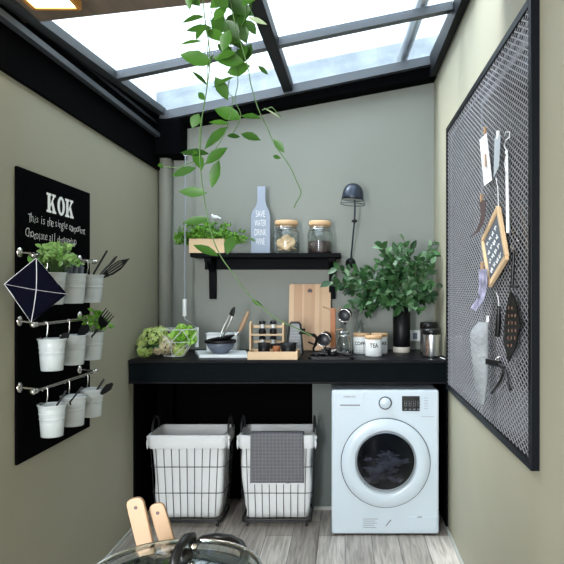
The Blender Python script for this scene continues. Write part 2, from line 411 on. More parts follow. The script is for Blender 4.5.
# ------------------------------------------------------------------ under the counter
struct(MB().bb(XL, -.209, YB-.02, YB, 0, .87).bb(XL+.013, -1.13, 4.14, YB-.02, .022, .87).bb(-.085, XR, YB-.02, YB, 0, .87).build('shade_panel_back', M['blacktrim_shade']))  # black sheets standing in for the deep shade on the back wall
struct(MB().bb(XL, XL+.012, 3.70, YB-.02, .022, .87).build('shade_panel_left', M['blacktrim_shade']))  # under-counter shade on the left wall, put in as a black sheet
struct(MB().bb(XR-.012, XR, 3.68, YB-.02, .022, .87).build('shade_panel_right', M['blacktrim_shade']))  # same painted shade along the right wall
t = thing('divider_panel', 'grey green divider panel between the laundry basket and the washing machine', 'panel', (-.14, 4.1, 0))
MB().bb(-.208, -.086, 4.03, YB, 0.0, .868).build('panel', M['divider'], t)
MB().bb(-.209, -.085, 4.02, 4.03, 0, .022).build('skirting', M['skirt'], t)

# counter
t = thing('countertop', 'long black wood grain countertop spanning wall to wall over the washing machine', 'counter', (-.32, 3.93, .87))
MB().bb(XL+.002, XR-.002, 3.60, YB-.002, .982, 1.0).build('top_board', M['blackwood'], t, bev=.003)
MB().bb(XL+.004, XR-.004, 3.612, 3.64, .876, .982).build('front_board', M['blackfront'], t, bev=.002)
MB().bb(XL+.004, XR-.004, 3.606, 3.66, .864, .876).build('lower_edge', M['blackwood'], t, bev=.002)
MB().bb(XL+.004, XR-.004, 3.66, YB-.03, .871, .981).build('carcass', M['blacktrim_shade'], t)

# ------------------------------------------------------------------ washing machine
def pz(py, Y=3.6): return EYE - (py - CY)/F*Y
def pxx(px, Y=3.6): return (px - CX)/F*Y
t = thing('washing_machine', 'white front loading washing machine with a round dark glass door under the counter', 'washing machine', (.228, 3.85, 0))
mx0, mx1, mzt, mzb = pxx(331.5), pxx(439), pz(390), .006
yf = 3.6
MB().bb(mx0, mx1, yf, 4.12, mzb+.003, mzt).build('body', M['whiteplastic'], t, bev=.012)
MB().bb(mx0+.01, mx1-.01, yf+.012, 4.1, mzb-.003, mzb+.008).build('plinth', M['blackplastic'], t)
for x in (mx0+.05, mx1-.05):
    for y in (3.66, 4.06): MB().lathe((x, y, 0), [(.02,0),(.02,.006)], 14).build('foot', M['castor'], t)
dc = Vector((pxx(385.6), yf, pz(462.7)))
d = MB().lathe(dc, [(.252,.0),(.252,.010),(.247,.015),(.215,.020),(.185,.020),(.172,.016),(.166,.004)], 64, 'y', caps=False).build('door', M['ring'], t)
MB().ring(dc + Vector((0,-.004,0)), .2525, .0035, 'y', 72, 6).build('seam_ring', M['darkgap'], d)
gc = Vector((pxx(385.5), yf, pz(460)))
MB().ring(gc + Vector((0,-.018,0)), .168, .006, 'y', 64, 8).build('glass_rim', M['midgrey'], d)
MB().lathe(gc, [(.166,.012),(.155,.020),(.13,.030),(.09,.040),(.05,.046),(.0001,.048)], 48, 'y').build('door_glass', M['doorglass'], d)
MB().lathe(gc + Vector((0,0,0)), [(.0001,.002),(.13,.002),(.160,.006),(.166,.012)], 48, 'y').build('drum', M['drum'], t)
kc = Vector((pxx(385), yf, pz(402.5)))
k = MB().lathe(kc, [(.034,0),(.034,.014),(.030,.022),(.0001,.023)], 36, 'y').build('program_knob', M['whiteplastic'], t)
MB().ring(kc + Vector((0,-.018,0)), .034, .0035, 'y', 40, 6).build('knob_ring', M['darkgap'], k)
x0, x1, z0, z1 = pxx(402), pxx(419.7), pz(411), pz(396)
dsp = MB().bb(x0, x1, yf-.004, yf+.002, z0, z1).build('display', M['display'], t, bev=.002)
m = MB()
for i in range(4):
    xx = x0 + .014 + i*.0245
    m.bb(xx, xx+.014, yf-.0052, yf-.0045, z0+.008, z0+.014)
    m.bb(xx, xx+.002, yf-.0052, yf-.0045, z0+.028, z0+.06)
    m.bb(xx+.012, xx+.014, yf-.0052, yf-.0045, z0+.028, z0+.06)
    m.bb(xx, xx+.014, yf-.0052, yf-.0045, z0+.028, z0+.03)
    m.bb(xx, xx+.014, yf-.0052, yf-.0045, z0+.043, z0+.045)
m.build('display_symbols', M['segments'], dsp)
dr = MB().bb(pxx(336), pxx(364), yf-.003, yf+.002, pz(408.5), pz(393)).build('detergent_drawer', M['whiteplastic'], t, bev=.003)
MB().bb(pxx(340), pxx(360), yf-.0045, yf-.003, pz(405.8), pz(404.4)).build('drawer_grip', M['midgrey'], dr)
MB().text('SAMSUNG', (pxx(349.5), yf-.0032, pz(397.4)), (1,0,0), (0,0,1), .013, (0,-1,0), bold=.0003, fitw=pxx(355.5)-pxx(343.5)).build('lettering', M['printgrey'], dr)
fl = MB().bb(pxx(408), pxx(436.5), yf-.003, yf+.002, pz(530.5), pz(516.5)).build('filter_flap', M['whiteplastic'], t, bev=.003)
MB().bb(pxx(417), pxx(422), yf-.004, yf-.0028, pz(517.3), pz(516.4)).build('flap_notch', M['midgrey'], fl)
m = MB()
for i in range(5): m.bb(pxx(363), pxx(378 - (i*3)%5), yf-.0008, yf-.0002, pz(519+2.1*i)-.001, pz(519+2.1*i)+.0012)
m.build('warning_text', M['segments'], t); m = MB()
m.tube([(pxx(386),yf-.001,pz(526)),(pxx(388),yf-.001,pz(523)),(pxx(391),yf-.001,pz(520))], .0025, 6)
m.build('care_text', M['segments'], t); m = MB()
for i in range(5): m.bb(pxx(424), pxx(428), yf-.0008, yf-.0002, pz(398+2.6*i)-.0008, pz(398+2.6*i)+.0008)
m.bb(pxx(421), pxx(434), yf-.0008, yf-.0002, pz(416.6)-.0008, pz(416.6)+.0008)
m.build('button_marks', M['segments'], t)
# laundry seen behind the door glass
m = MB()
for i in range(30):
    a = R.uniform(0, 6.28); q = R.uniform(0, .13)
    m.sphere(gc + Vector((math.cos(a)*q, -.008, -.03 + math.sin(a)*q*.75)), R.uniform(.018,.04), 14, 10, (1.4,.4,.6), 1.1, i)
tag(m.build('laundry', M['laundry']), 'crumpled dark clothes seen through the washing machine door glass', 'laundry', kind='stuff')

# ------------------------------------------------------------------ laundry baskets
def rrect(cx, cy, hx, hy, r, n=6):
    out = []
    for (sx, sy, a0) in ((1,1,0),(-1,1,90),(-1,-1,180),(1,-1,270)):
        for k in range(n+1):
            a = math.radians(a0 + 90*k/n); out.append((cx + sx*(hx-r) + r*math.cos(a), cy + sy*(hy-r) + r*math.sin(a)))
    return out
def dense(poly, step=.02):
    out = []
    for i in range(len(poly)):
        a = Vector(poly[i]); b = Vector(poly[(i+1)%len(poly)]); n = max(1, int((b-a).length/step))
        for k in range(n): out.append(tuple(a + (b-a)*k/n))
    return out
def basket(cx, cy, wt, wb, dt, db, label):
    t = thing('laundry_basket', label, 'laundry basket', (cx, cy, 0), 'wire laundry baskets with cloth liners')
    zt, zb = .545, .045
    def prof(z, off=0):
        k = (z - zb)/(zt - zb); return rrect(cx, cy, (wb + (wt-wb)*k)/2 + off, (db + (dt-db)*k)/2 + off, .03)
    def loft(zs_, offs, nz, cuff=False):
        m = MB(); rings = []
        for z, o in zip(zs_, offs):
            ring = []
            for (x, y) in dense(prof(z, o), .018):
                p = Vector((x*9, y*9, z*7 + cx*3)); q = noise.noise(p)*nz
                dx, dy = x-cx, y-cy; l = math.hypot(dx, dy)
                ring.append((x + dx/l*q, y + dy/l*q, z))
            rings.append(ring)
        n = min(len(r_) for r_ in rings)
        rr = []
        for r_ in rings:  # resample to same count
            rr.append([r_[int(i*len(r_)/n)] for i in range(n)])
        vs = [v for r_ in rr for v in r_]
        m.add(vs, [(i*n+k, i*n+(k+1)%n, (i+1)*n+(k+1)%n, (i+1)*n+k) for i in range(len(rr)-1) for k in range(n)], True)
        return m, rr
    zz = [zb + .012 + (zt - zb - .012)*i/14 for i in range(15)]
    m, rr = loft(zz, [-.014]*2 + [-.007]*13, .012)
    m.add(rr[0], [tuple(range(len(rr[0])))])
    lin = m.build('liner', M['linen'], t, solid=.003)
    m, rr = loft([zt-.078, zt-.07, zt-.04, zt-.01, zt+.004, zt+.002, zt-.03], [.006,.010,.010,.010,.006,-.004,-.007], .003)
    m.build('folded_cuff', M['linen'], lin)
    m = MB()
    rb = prof(zb, .004); m.tube([(x,y,zb) for x,y in rb] + [(rb[0][0],rb[0][1],zb)], .006, 6)
    rb2 = prof(zb-.012, .004); m.tube([(x,y,zb-.012) for x,y in rb2] + [(rb2[0][0],rb2[0][1],zb-.012)], .005, 6)
    m.build('base_frame', M['wire'], t)
    m = MB()
    for z in (.045+.16, .045+.315, zt-.02):
        r_ = prof(z, .006); m.tube([(x,y,z) for x,y in r_] + [(r_[0][0],r_[0][1],z)], .0022, 6)
    for i in range(9):
        u = (i+.5)/9 - .5
        for s_ in (-1, 1):
            m.tube([(cx + u*(wb-.03), cy + s_*(db/2+.005), zb), (cx + u*(wt-.03), cy + s_*(dt/2+.006), zt-.02)], .0018, 6)
    for i in range(5):
        u = (i+.5)/5 - .5
        for s_ in (-1, 1):
            m.tube([(cx + s_*(wb/2+.005), cy + u*(db-.03), zb), (cx + s_*(wt/2+.006), cy + u*(dt-.03), zt-.02)], .0018, 6)
    m.build('wire_cage', M['wire'], t)
    for s_ in (-1, 1):
        pts = []
        for k in range(13):
            a = math.pi*k/12; pts.append((cx + s_*(wt/2+.004), cy + math.cos(a)*.075, zt - .02 + math.sin(a)*.105))
        MB().tube(pts, .0065, 8).build('handle', M['wire'], t)
        m = MB(); c = Vector((cx + s_*(wt/2+.012), cy - dt/2 + .04, zt-.02))
        m.sphere(c, .018, 10, 6, (.7,1,.8), .5, 3); m.sphere(c + Vector((s_*.004,-.01,-.035)), .016, 8, 6, (.5,.6,1.8), .5, 5)
        m.build('liner_tie', M['linen'], lin)
    for sx in (-1, 1):
        for sy in (-1, 1):
            c = Vector((cx + sx*(wb/2-.025), cy + sy*(db/2-.02), .014))
            k = MB().lathe(c - Vector((.007,0,0)), [(.013,0),(.014,.002),(.014,.012),(.013,.014)], 16, 'x').build('castor_wheel', M['castor'], t)
            MB().bb(c.x-.010, c.x+.010, c.y-.006, c.y+.006, .02, .034).build('castor_fork', M['wire'], k)
    return t
basket(-.928, 3.86, .448, .392, .30, .26, 'wire laundry basket with a plain white cloth liner, left of the one with a towel')
basket(-.404, 3.86, .428, .40, .30, .26, 'wire laundry basket with a grey checked towel hanging over its white liner')
# towel over the front rim
tx0, tx1 = at(250.6,440,3.69).x, at(303.5,440,3.69).x
m = MB(); nx, path = 16, []
yo = 3.86-.15
for k in range(7): path.append((yo + .05 - k*.0, .41 + k*.0235))
path += [(yo+.045,.556),(yo+.03,.564),(yo+.005,.566),(yo-.018,.561),(yo-.0265,.550)]
for k in range(1, 15): path.append((yo - .0265 + k*.0018, .550 - k*.0204))
vs = []
for j, (y, z) in enumerate(path):
    for i in range(nx+1):
        u = i/nx; wob = noise.noise(Vector((u*5, z*6, 2)))*.004
        tilt = .004*(u-.5)
        vs.append((tx0 + (tx1-tx0)*u - (0.006*(.54-z)/.3 if u < .5 and j > 11 else 0), y + wob*(0.6 if j > 9 else 0), z + (tilt if j > 11 else 0)))
m.add(vs, [(j*(nx+1)+i, j*(nx+1)+i+1, (j+1)*(nx+1)+i+1, (j+1)*(nx+1)+i) for j in range(len(path)-1) for i in range(nx)], True)
tw = tag(m.build('towel', M['towel'], solid=.003), 'grey towel with a fine white check hanging over the front of the right basket', 'towel')
zl = path[-1][1]; yl = path[-1][0]
MB().box(((tx0+tx1)/2-.003, yl+.0, zl), (tx1-tx0, .006, .008)).build('hem', M['linen'], tw)

# ------------------------------------------------------------------ wall shelf and its things
t = thing('wall_shelf', 'black wall shelf on two brackets in the middle of the back wall', 'shelf', (-.51, 4.15, 1.37))
SZ = 1.637
MB().bb(-.991, -.026, 4.04, YB-.001, SZ-.027, SZ).build('board', M['shelf'], t, bev=.002)
MB().bb(-.94, -.07, YB-.022, YB-.001, SZ-.10, SZ-.028).build('back_rail', M['shelf'], t)
for x in (-.885, -.085):
    m = MB(); m.prism([(0,0),(0,-.27),(-.035,-.27),(-.045,-.20),(-.05,-.09),(-.12,-.035),(-.19,-.028),(-.19,0)], (x-.022, YB-.002, SZ-.027), (0,1,0), (0,0,1), (.044,0,0))
    m.build('bracket', M['shelf'], t, bev=.003)
SZ += .0005
# bottle shaped sign
bY = 4.13
def bp(px, py): p = at(px, py, bY); return (p.x, p.z)
prof = [(251,251.6),(251,214),(252.5,209),(256,204),(257.3,199),(257.3,184.3),(265.3,184.3),(265.3,199),(266.5,204),(269,209),(270,214),(270,251.6)]
t = thing('bottle_sign', 'grey blue wooden sign shaped like a wine bottle, standing on the shelf', 'sign', (at(260,251,bY).x, bY, SZ))
pp = [bp(*q) for q in prof]; zmin = min(z for _, z in pp)
pp = [(x, z - zmin + SZ) for x, z in pp]
MB().prism(pp, (0,bY,0), (1,0,0), (0,0,1), (0,.018,0)).build('board', M['bottle'], t, bev=.001)
m = MB()
for i, s_ in enumerate(('SAVE', 'WATER', 'DRINK', 'WINE')):
    p = at(260.4, 216.6 + i*9.2, bY); wd = (.060,.076,.076,.056)[i]
    m.text(s_, (p.x, bY-.0005, p.z - .003), (1,0,0), (0,0,1), .062, (0,-1,0), fitw=wd, bold=-.0004)
m.build('lettering', M['chalkwhite'], t)

def storage_jar(name, label, px, Y, h, r):
    x = (px-CX)/F*Y
    t = thing(name, label, 'jar', (x, Y, SZ), 'glass jars with wooden lids on the shelf')
    MB().lathe((x,Y,SZ), [(.0001,.002),(r-.006,.002),(r-.003,.01),(r-.003,h*.62),(r*.80,h*.74),(r*.80,h*.86),(r*.83,h*.86),(r*.83,h*.735),(r,h*.63),(r,.008),(r-.006,0),(.0001,0)], 36).build('glass_body', M['glass'], t)
    MB().lathe((x,Y,SZ), [(r*.78,h*.80),(r*.78,h*.862),(r*.86,h*.862),(r*.88,h*.88),(r*.88,h*.97),(r*.82,h),(.0001,h)], 36).build('lid', M['lidwood'], t)
    MB().ring((x,Y,SZ+h*.74), r*.81, .003, 'z', 32, 6).build('sealing_band', M['steel'], t)
    return t, x
_, jx = storage_jar('biscuit_jar', 'glass jar of round biscuits with a wooden lid, beside the bottle sign', 286.5, 4.13, .215, .085)
_, kx = storage_jar('coffee_jar', 'glass jar part filled with dark coffee beans, at the right end of the shelf', 320, 4.13, .212, .083)
k = 0; proto = None
for (dx, dy, dz, tx, ty) in ((0,-.02,.022,.15,.1),(-.03,.02,.03,.3,-.2),(.035,.01,.03,-.2,.2),(0,.0,.045,.5,.1),(-.028,-.02,.058,.8,.2),(.03,-.02,.06,1.0,-.4),(0,-.04,.045,1.2,.1),(.03,-.035,.07,1.25,-.5),(-.032,-.03,.062,1.3,.4),(0,-.03,.09,1.2,.0)):
    if proto is None:
        proto = MB().lathe((0,0,0), [(.0001,-.004),(.028,-.004),(.033,0),(.028,.004),(.0001,.004)], 20).build('biscuit', M['cookie'], origin=(0,0,0)); o = proto
    else: o = proto.copy(); COL.objects.link(o)
    o.location = (jx+dx, 4.13+dy, SZ+.004+dz); o.rotation_euler = (tx, ty, 0)
    tag(o, 'round golden biscuit piled inside the glass jar beside the bottle sign', 'biscuit', 'biscuits in the jar')
m = MB().lathe((kx,4.13,SZ+.004), [(.0001,0),(.076,0),(.077,.005),(.077,.068),(.05,.074),(.0001,.070)], 30)
for i in range(150):
    a, q = R.uniform(0,6.28), R.uniform(0,.068); m.sphere((kx+math.cos(a)*q,4.13+math.sin(a)*q,SZ+.078), .0055, 6, 4, (1.3,.8,.6))
tag(m.build('coffee_beans', M['coffee']), 'dark brown coffee beans filling the bottom of the right hand jar', 'coffee beans', kind='stuff')

# planter box with fern
pY = 4.10; x0, x1 = (190.5-CX)/F*pY, (225.5-CX)/F*pY
t = thing('planter_box', 'light wooden planter box with bright green fern, at the left end of the shelf', 'potted plant', ((x0+x1)/2, pY, SZ))
m = MB(); h = .092
m.bb(x0, x1, pY-.04, pY-.032, SZ, SZ+h).bb(x0, x1, pY+.08, pY+.088, SZ, SZ+h).bb(x0, x0+.008, pY-.032, pY+.08, SZ, SZ+h).bb(x1-.008, x1, pY-.032, pY+.08, SZ, SZ+h).bb(x0+.008, x1-.008, pY-.032, pY+.08, SZ, SZ+.01)
m.build('box', M['woodh'], t)
MB().bb(x0+.008, x1-.008, pY-.032, pY+.08, SZ+.01, SZ+.08).build('soil', M['soil'], t)
m = MB(); st = MB(); xc = (x0+x1)/2
for i in range(120):
    a = R.uniform(0, 6.28); L = R.uniform(.07, .235); b = Vector((xc + R.uniform(-.09,.09), pY+.02+R.uniform(-.04,.04), SZ+.08))
    dr_ = Vector((math.cos(a)*1.25, math.sin(a)*.35, R.uniform(.25,.9))).normalized(); pts = [b]
    for k in range(6): pts.append(pts[-1] + (dr_ + Vector((0,0,-.14*k)))*(L/6))
    for p in pts:
        p.y = min(p.y, YB-.02); p.x = max(min(p.x, -.60), -1.085)
    st.tube(pts, .0012, 4, False)
    for k in range(1, 7):
        for s_ in (-1, 1, 0):
            dd = Vector((R.uniform(-1,1), R.uniform(-1,.6), R.uniform(-.3,1))); m.leaf(pts[k], dd, (R.uniform(-1,1),-1,R.uniform(0,1)), R.uniform(.018,.034), R.uniform(.009,.016))
for v in m.v: v.y = min(v.y, YB-.006)
m.build('foliage', M['fern'], t); st.build('stems', M['stem'], t)
b = at(215, 217, 4.08)
m = MB().sphere(b, .016, 12, 8, (1.4,.6,.7)).sphere(b+Vector((-.018,0,.010)), .009, 10, 6).leaf(b+Vector((.012,0,0)), (1,0,-.25), (0,-1,.4), .03, .012)
tg = tag(m.build('bird_ornament', M['paper'], bev=0), 'small white bird ornament above the fern on the shelf', 'ornament')
MB().tube([b, (b.x+.002, b.y, SZ+.075)], .0012, 5).build('stake', M['wire'], tg)

# awning crank hanging on the back wall
t = thing('awning_crank', 'thin steel awning crank rod with grey grips hanging beside the shelf', 'crank', at(185,300,4.03))
MB().tube([at(185.5,156,4.03), at(185.5,170,4.03), at(184.5,300,4.03)], .0055, 8).build('rod', M['midgrey'], t)
MB().tube([at(184.5,299,4.03), at(184.5,316,4.03)], .013, 12).build('upper_grip', M['enamel'], t)
MB().tube([at(184.5,315,4.03), at(184.5,319,4.03), at(190,323,4.0), at(196.5,328,3.96)], .005, 8).build('crank_arm', M['steel'], t)
MB().tube([at(196.8,327,3.96), at(196.8,347,3.96)], .0125, 12).build('lower_grip', M['enamel'], t)
MB().ring(at(185.5,154,4.03), .012, .003, 'y', 16, 6).build('eye', M['steel'], t)

# ------------------------------------------------------------------ wall lamp
b0 = at(350.5,263,4.25); j1 = at(354.5,221,4.12); j2 = at(355,205,4.10); hd = at(352.6,199,4.08)
t = thing('wall_lamp', 'dark blue black swing arm wall lamp with a domed shade, right of the shelf', 'wall lamp', b0)
MB().lathe((b0.x,YB-.001,b0.z), [(.034,0),(.034,.012),(.022,.02),(.016,.045),(.0001,.047)], 24, 'y').build('wall_mount', M['blackplastic'], t)
MB().tube([(b0.x,YB-.04,b0.z), j1], .0055, 8).build('lower_arm', M['lampmetal'], t)
MB().sphere(j1, .014, 12, 8).tube([j1+Vector((-.018,0,0)), j1+Vector((.018,0,0))], .007, 8).build('joint', M['blackplastic'], t)
MB().tube([j1, j2, hd+Vector((.01,0,.01))], .0055, 8).build('upper_arm', M['lampmetal'], t)
rt = Matrix.Rotation(math.radians(4), 3, 'Y')
sh = MB().lathe(hd, [(.071,-.006),(.070,.012),(.066,.045),(.055,.072),(.036,.092),(.012,.100),(.0001,.101)], 36, mat=rt, caps=False).build('shade', M['lampmetal'], t, solid=.002)
MB().lathe(hd+Vector((0,0,0)), [(.0001,-.004),(.064,-.004)], 32, mat=rt, caps=False).build('shade_lining', M['lampinner'], sh)
MB().ring(hd + Vector((0,-.005,-.035)), .078, .0022, 'z', 40, 6, mat=rt).tube([hd+Vector((-.07,0,0)), hd+Vector((-.078,0,-.035))], .002, 5).tube([hd+Vector((.07,0,0)), hd+Vector((.078,0,-.035))], .002, 5).build('wire_guard', M['lampmetal'], sh)
# ------------------------------------------------------------------ wall outlet
oc = at(415, 335.8, YB)
t = thing('wall_outlet', 'white double wall outlet plate behind the black vase', 'outlet', oc)
MB().bb(oc.x-.042, oc.x+.042, YB-.009, YB-.001, oc.z-.036, oc.z+.036).build('plate', M['enamel'], t, bev=.003)
MB().bb(oc.x-.014, oc.x+.014, YB-.0115, YB-.009, oc.z-.02, oc.z+.02).build('socket', M['bluegrey'], t, bev=.002)

# ------------------------------------------------------------------ counter things
TZ = 1.0005
def cx_(px, Y): return (px-CX)/F*Y
# wire fruit basket (faceted)
bc = Vector((cx_(174.5,3.80), 3.80, TZ)); hexT = [(.145*math.cos(a), .105*math.sin(a)) for a in [math.radians(60*k) for k in range(6)]]
hexB = [(.062*math.cos(a), .048*math.sin(a)) for a in [math.radians(60*k+30) for k in range(6)]]
hexM = [(.122*math.cos(a), .09*math.sin(a)) for a in [math.radians(60*k+30) for k in range(6)]]
T = [bc + Vector((x,y,.165)) for x,y in hexT]; Bm = [bc + Vector((x,y,.004)) for x,y in hexB]; Mm = [bc + Vector((x,y,.09)) for x,y in hexM]
m = MB()
for k in range(6):
    n = (k+1)%6
    for a, b in ((T[k],T[n]),(Bm[k],Bm[n]),(T[k],Mm[k]),(T[n],Mm[k]),(Mm[k],Mm[n]),(Mm[k],Bm[k]),(Mm[n],Bm[k])): m.tube([a,b], .0024, 6)
tag(m.build('wire_basket', M['enamel']), 'white geometric wire basket holding lettuce at the left end of the counter', 'basket')
def ruffle(c, r, n, mname, seed):
    m = MB(); q = random.Random(seed)
    for i in range(n):
        a = q.uniform(0, 6.28); e = q.uniform(-.5, 1.5); d_ = Vector((math.cos(a)*math.cos(e), math.sin(a)*math.cos(e), math.sin(e)))
        m.leaf(Vector(c) + d_*r*q.uniform(.2,.8), d_ + Vector((q.uniform(-.6,.6),q.uniform(-.6,.6),q.uniform(-.3,.6))), (q.uniform(-1,1),-1,q.uniform(-.5,1)), r*q.uniform(.35,.6), r*q.uniform(.35,.6), q.uniform(-.8,.8), q.uniform(-.6,.6))
    return m
m = ruffle(bc+Vector((.055,0,.105)), .078, 170, 'lettuce', 4)
for v in m.v: v.z = max(v.z, TZ+.012)
tag(m.build('lettuce', M['lettuce']), 'bright green curly lettuce in the right half of the wire basket', 'lettuce')
# hydrangeas
hl = [(at(141,343,3.74), .052, 'green flower head furthest left at the counter end'), (at(152,337,3.70), .052, 'pale green and cream flower head left of the wire basket'), (at(166,345,3.77), .048, 'pinkish cream flower head lying in the left half of the wire basket'), (at(135,350,3.70), .036, 'green flower head lowest at the left end, by its dark leaves'), (at(158,347,3.74), .038, 'pale flower head in front, between the left flowers and the wire basket'), (at(160,334,3.80), .040, 'cream green flower head at the back rim of the wire basket'), (at(179,350,3.80), .036, 'small lime green flower head low in the wire basket')]
for i, (c, r, lab) in enumerate(hl):
    c = Vector(c); c.x = max(c.x, -1.17); c.z = max(c.z, TZ+r+.004)
    t = thing('hydrangea', lab, 'flower', (c.x, c.y, c.z-r), 'hydrangea heads in and beside the wire basket')
    m = MB()
    for k in range(85):
        z = 1-2*(k+.5)/85; a = k*2.39996+R.uniform(-.2,.2); rr = math.sqrt(1-z*z); d_ = Vector((math.cos(a)*rr, math.sin(a)*rr, z)); p = c + d_*r*R.uniform(.92,1.16)
        u = d_.orthogonal().normalized(); v = d_.cross(u)
        for j in range(4):
            an = j*math.pi/2 + k; m.leaf(p, u*math.cos(an)+v*math.sin(an)+d_*R.uniform(-.1,.6), d_ + Vector((R.uniform(-.4,.4),)*3), .016, .014, .3, .1)
    for q in m.v: q.x = max(q.x, XL+.004); q.z = max(q.z, TZ)
    m.build('florets', M['hydrapink'] if i in (2, 4) else M['hydra'], t)
    MB().sphere(c, r*.82, 12, 8).build('flower_core', M['bouquet'], t)
    m = MB()
    if i < 2:
        for k in range(9):
            a = 2.2 + k*.4; m.leaf(c+Vector((0,0,-r*.5)), (math.cos(a), -abs(math.sin(a))*.6-.1, -.35), (0,-.4,1), .072, .045)
        for q in m.v: q.x = max(q.x, XL+.004); q.z = max(q.z, TZ+.002)
        m.build('leaves', M['bouquet'], t)

# book under the bowl
t = thing('open_book', 'white paged book lying flat on the counter under the grey bowl', 'book', (cx_(221,3.8), 3.8, TZ))
a0, a1, a2, a3 = at(199,357.3,3.68), at(249,356.6,3.68), at(246,350,3.98), at(194.5,350.5,3.98)
z0, z1, z2 = TZ, TZ+.004, TZ+.020
q = [Vector((p.x,p.y,0)) for p in (a0,a1,a2,a3)]
MB().hexa([p+Vector((0,0,z0)) for p in q] + [p+Vector((0,0,z1)) for p in q]).build('cover', M['cover'], t)
cq = sum(q, Vector())/4; qi = [cq + (p-cq)*.985 for p in q]
MB().hexa([p+Vector((0,0,z1)) for p in qi] + [p+Vector((0,0,z2)) for p in qi]).build('pages', M['paper'], t, bev=.002)
BZ = z2 + .0005
# bowl
c = Vector((cx_(220.5,3.80), 3.80, BZ))
t = thing('stone_bowl', 'blue grey bowl with a black rim standing on the white book', 'bowl', c)
MB().lathe(c, [(.0001,0),(.045,0),(.048,.006),(.072,.03),(.090,.070),(.086,.070),(.068,.034),(.04,.012),(.0001,.012)], 36).build('bowl', M['bluegrey'], t)
MB().lathe(c, [(.0905,.062),(.094,.064),(.094,.078),(.088,.080),(.086,.070)], 36, caps=False).build('rim', M['blackceramic'], t)
c2 = c + Vector((0,0,.0))
t = thing('small_sieve', 'black rimmed strainer with a wooden handle resting in the grey bowl', 'strainer', c2+Vector((0,0,.07)))
tl = Matrix.Rotation(math.radians(-10), 3, 'Y')
MB().lathe(c2+Vector((.004,0,.094)), [(.0001,-.035),(.04,-.028),(.070,-.008),(.080,.0)], 30, mat=tl, caps=False).build('sieve_bowl', M['blackceramic'], t, solid=.002)
MB().ring(c2+Vector((.004,0,.094)), .081, .004, 'z', 32, 6, mat=tl).build('sieve_rim', M['blackplastic'], t)
MB().tube([at(234,336,3.8), at(240,331,3.8)], .004, 8).build('handle_shank', M['steel'], t)
MB().tube([at(239,332,3.8), at(242,326,3.8), at(247,315,3.8), at(248.5,311,3.8)], [.008,.015,.012,.006], 10).build('handle', M['spoonwood'], t)
t = thing('kitchen_tongs', 'silver kitchen tongs with black grips standing up out of the grey bowl', 'tongs', at(221,337,3.82))
for s_, pts in ((-1, [at(220,337,3.79), at(224,326,3.80), at(230,315,3.82)]), (1, [at(223,337,3.84), at(228,327,3.83), at(232.5,316,3.83)])):
    MB().tube(pts, [.005,.006,.006], 8).build('arm', M['steel'], t)
    MB().tube([pts[-1], at(232 if s_ < 0 else 234, 310, 3.825), at(234.5,307,3.825)], [.0085,.0075,.005], 8).build('grip', M['blackplastic'], t)
c = Vector((cx_(222,4.04), 4.04, TZ))
t = thing('white_canister', 'square white container standing behind the grey bowl', 'container', c)
m = MB(); m.bb(c.x-.10, c.x+.10, 4.03, 4.12, TZ, TZ+.115); m.build('body', M['enamel'], t, bev=.008)
MB().bb(c.x-.103, c.x+.103, 4.027, 4.123, TZ+.115, TZ+.125).build('lid', M['paper'], t, bev=.003)

# spice rack
sy = 3.93; xa, xb = cx_(251,sy), cx_(283.5,sy)
t = thing('spice_rack', 'small two tier light wooden spice rack behind the wooden tray', 'rack', ((xa+xb)/2, sy, TZ))
for x in (xa, xb):
    MB().prism([(-.035,0),(.045,0),(.045,.185),(.02,.205),(-.015,.205),(-.035,.185)], (x-.006,sy,TZ), (0,1,0), (0,0,1), (.012,0,0)).build('side_panel', M['woodh'], t, bev=.002)
for z in (.022, .118):
    MB().bb(xa+.006, xb-.006, sy-.03, sy+.04, TZ+z, TZ+z+.009).build('shelf', M['woodh'], t)
    MB().bb(xa+.006, xb-.006, sy+.036, sy+.044, TZ+z+.045, TZ+z+.06).build('back_rail', M['woodh'], t)
proto = None
for i, (dx, z, lab) in enumerate(((262.3,.1275,'upper shelf, left'),(273.3,.1275,'upper shelf, right'),(262.3,.0315,'lower shelf, left'),(273.3,.0315,'lower shelf, right'))):
    x = cx_(dx, sy)
    if proto is None:
        proto = thing('spice_jar', '', 'spice jar', (x, sy, TZ+z), 'spice jars in the rack')
        MB().lathe((x,sy,TZ+z), [(.0001,0),(.021,0),(.0225,.004),(.0225,.024),(.017,.032),(.012,.036)], 20).build('glass_base', M['blackceramic'], proto)
        MB().lathe((x,sy,TZ+z), [(.0125,.034),(.0125,.062)], 18).build('neck', M['enamel'], proto)
        MB().lathe((x,sy,TZ+z), [(.0125,.060),(.021,.062),(.022,.070),(.017,.080),(.0001,.083)], 20).build('cap', M['blackplastic'], proto); o = proto
    else: o = copy_tree(proto, loc=(x, sy, TZ+z))
    o['label'] = 'black capped spice jar on the %s side of the wooden rack' % lab

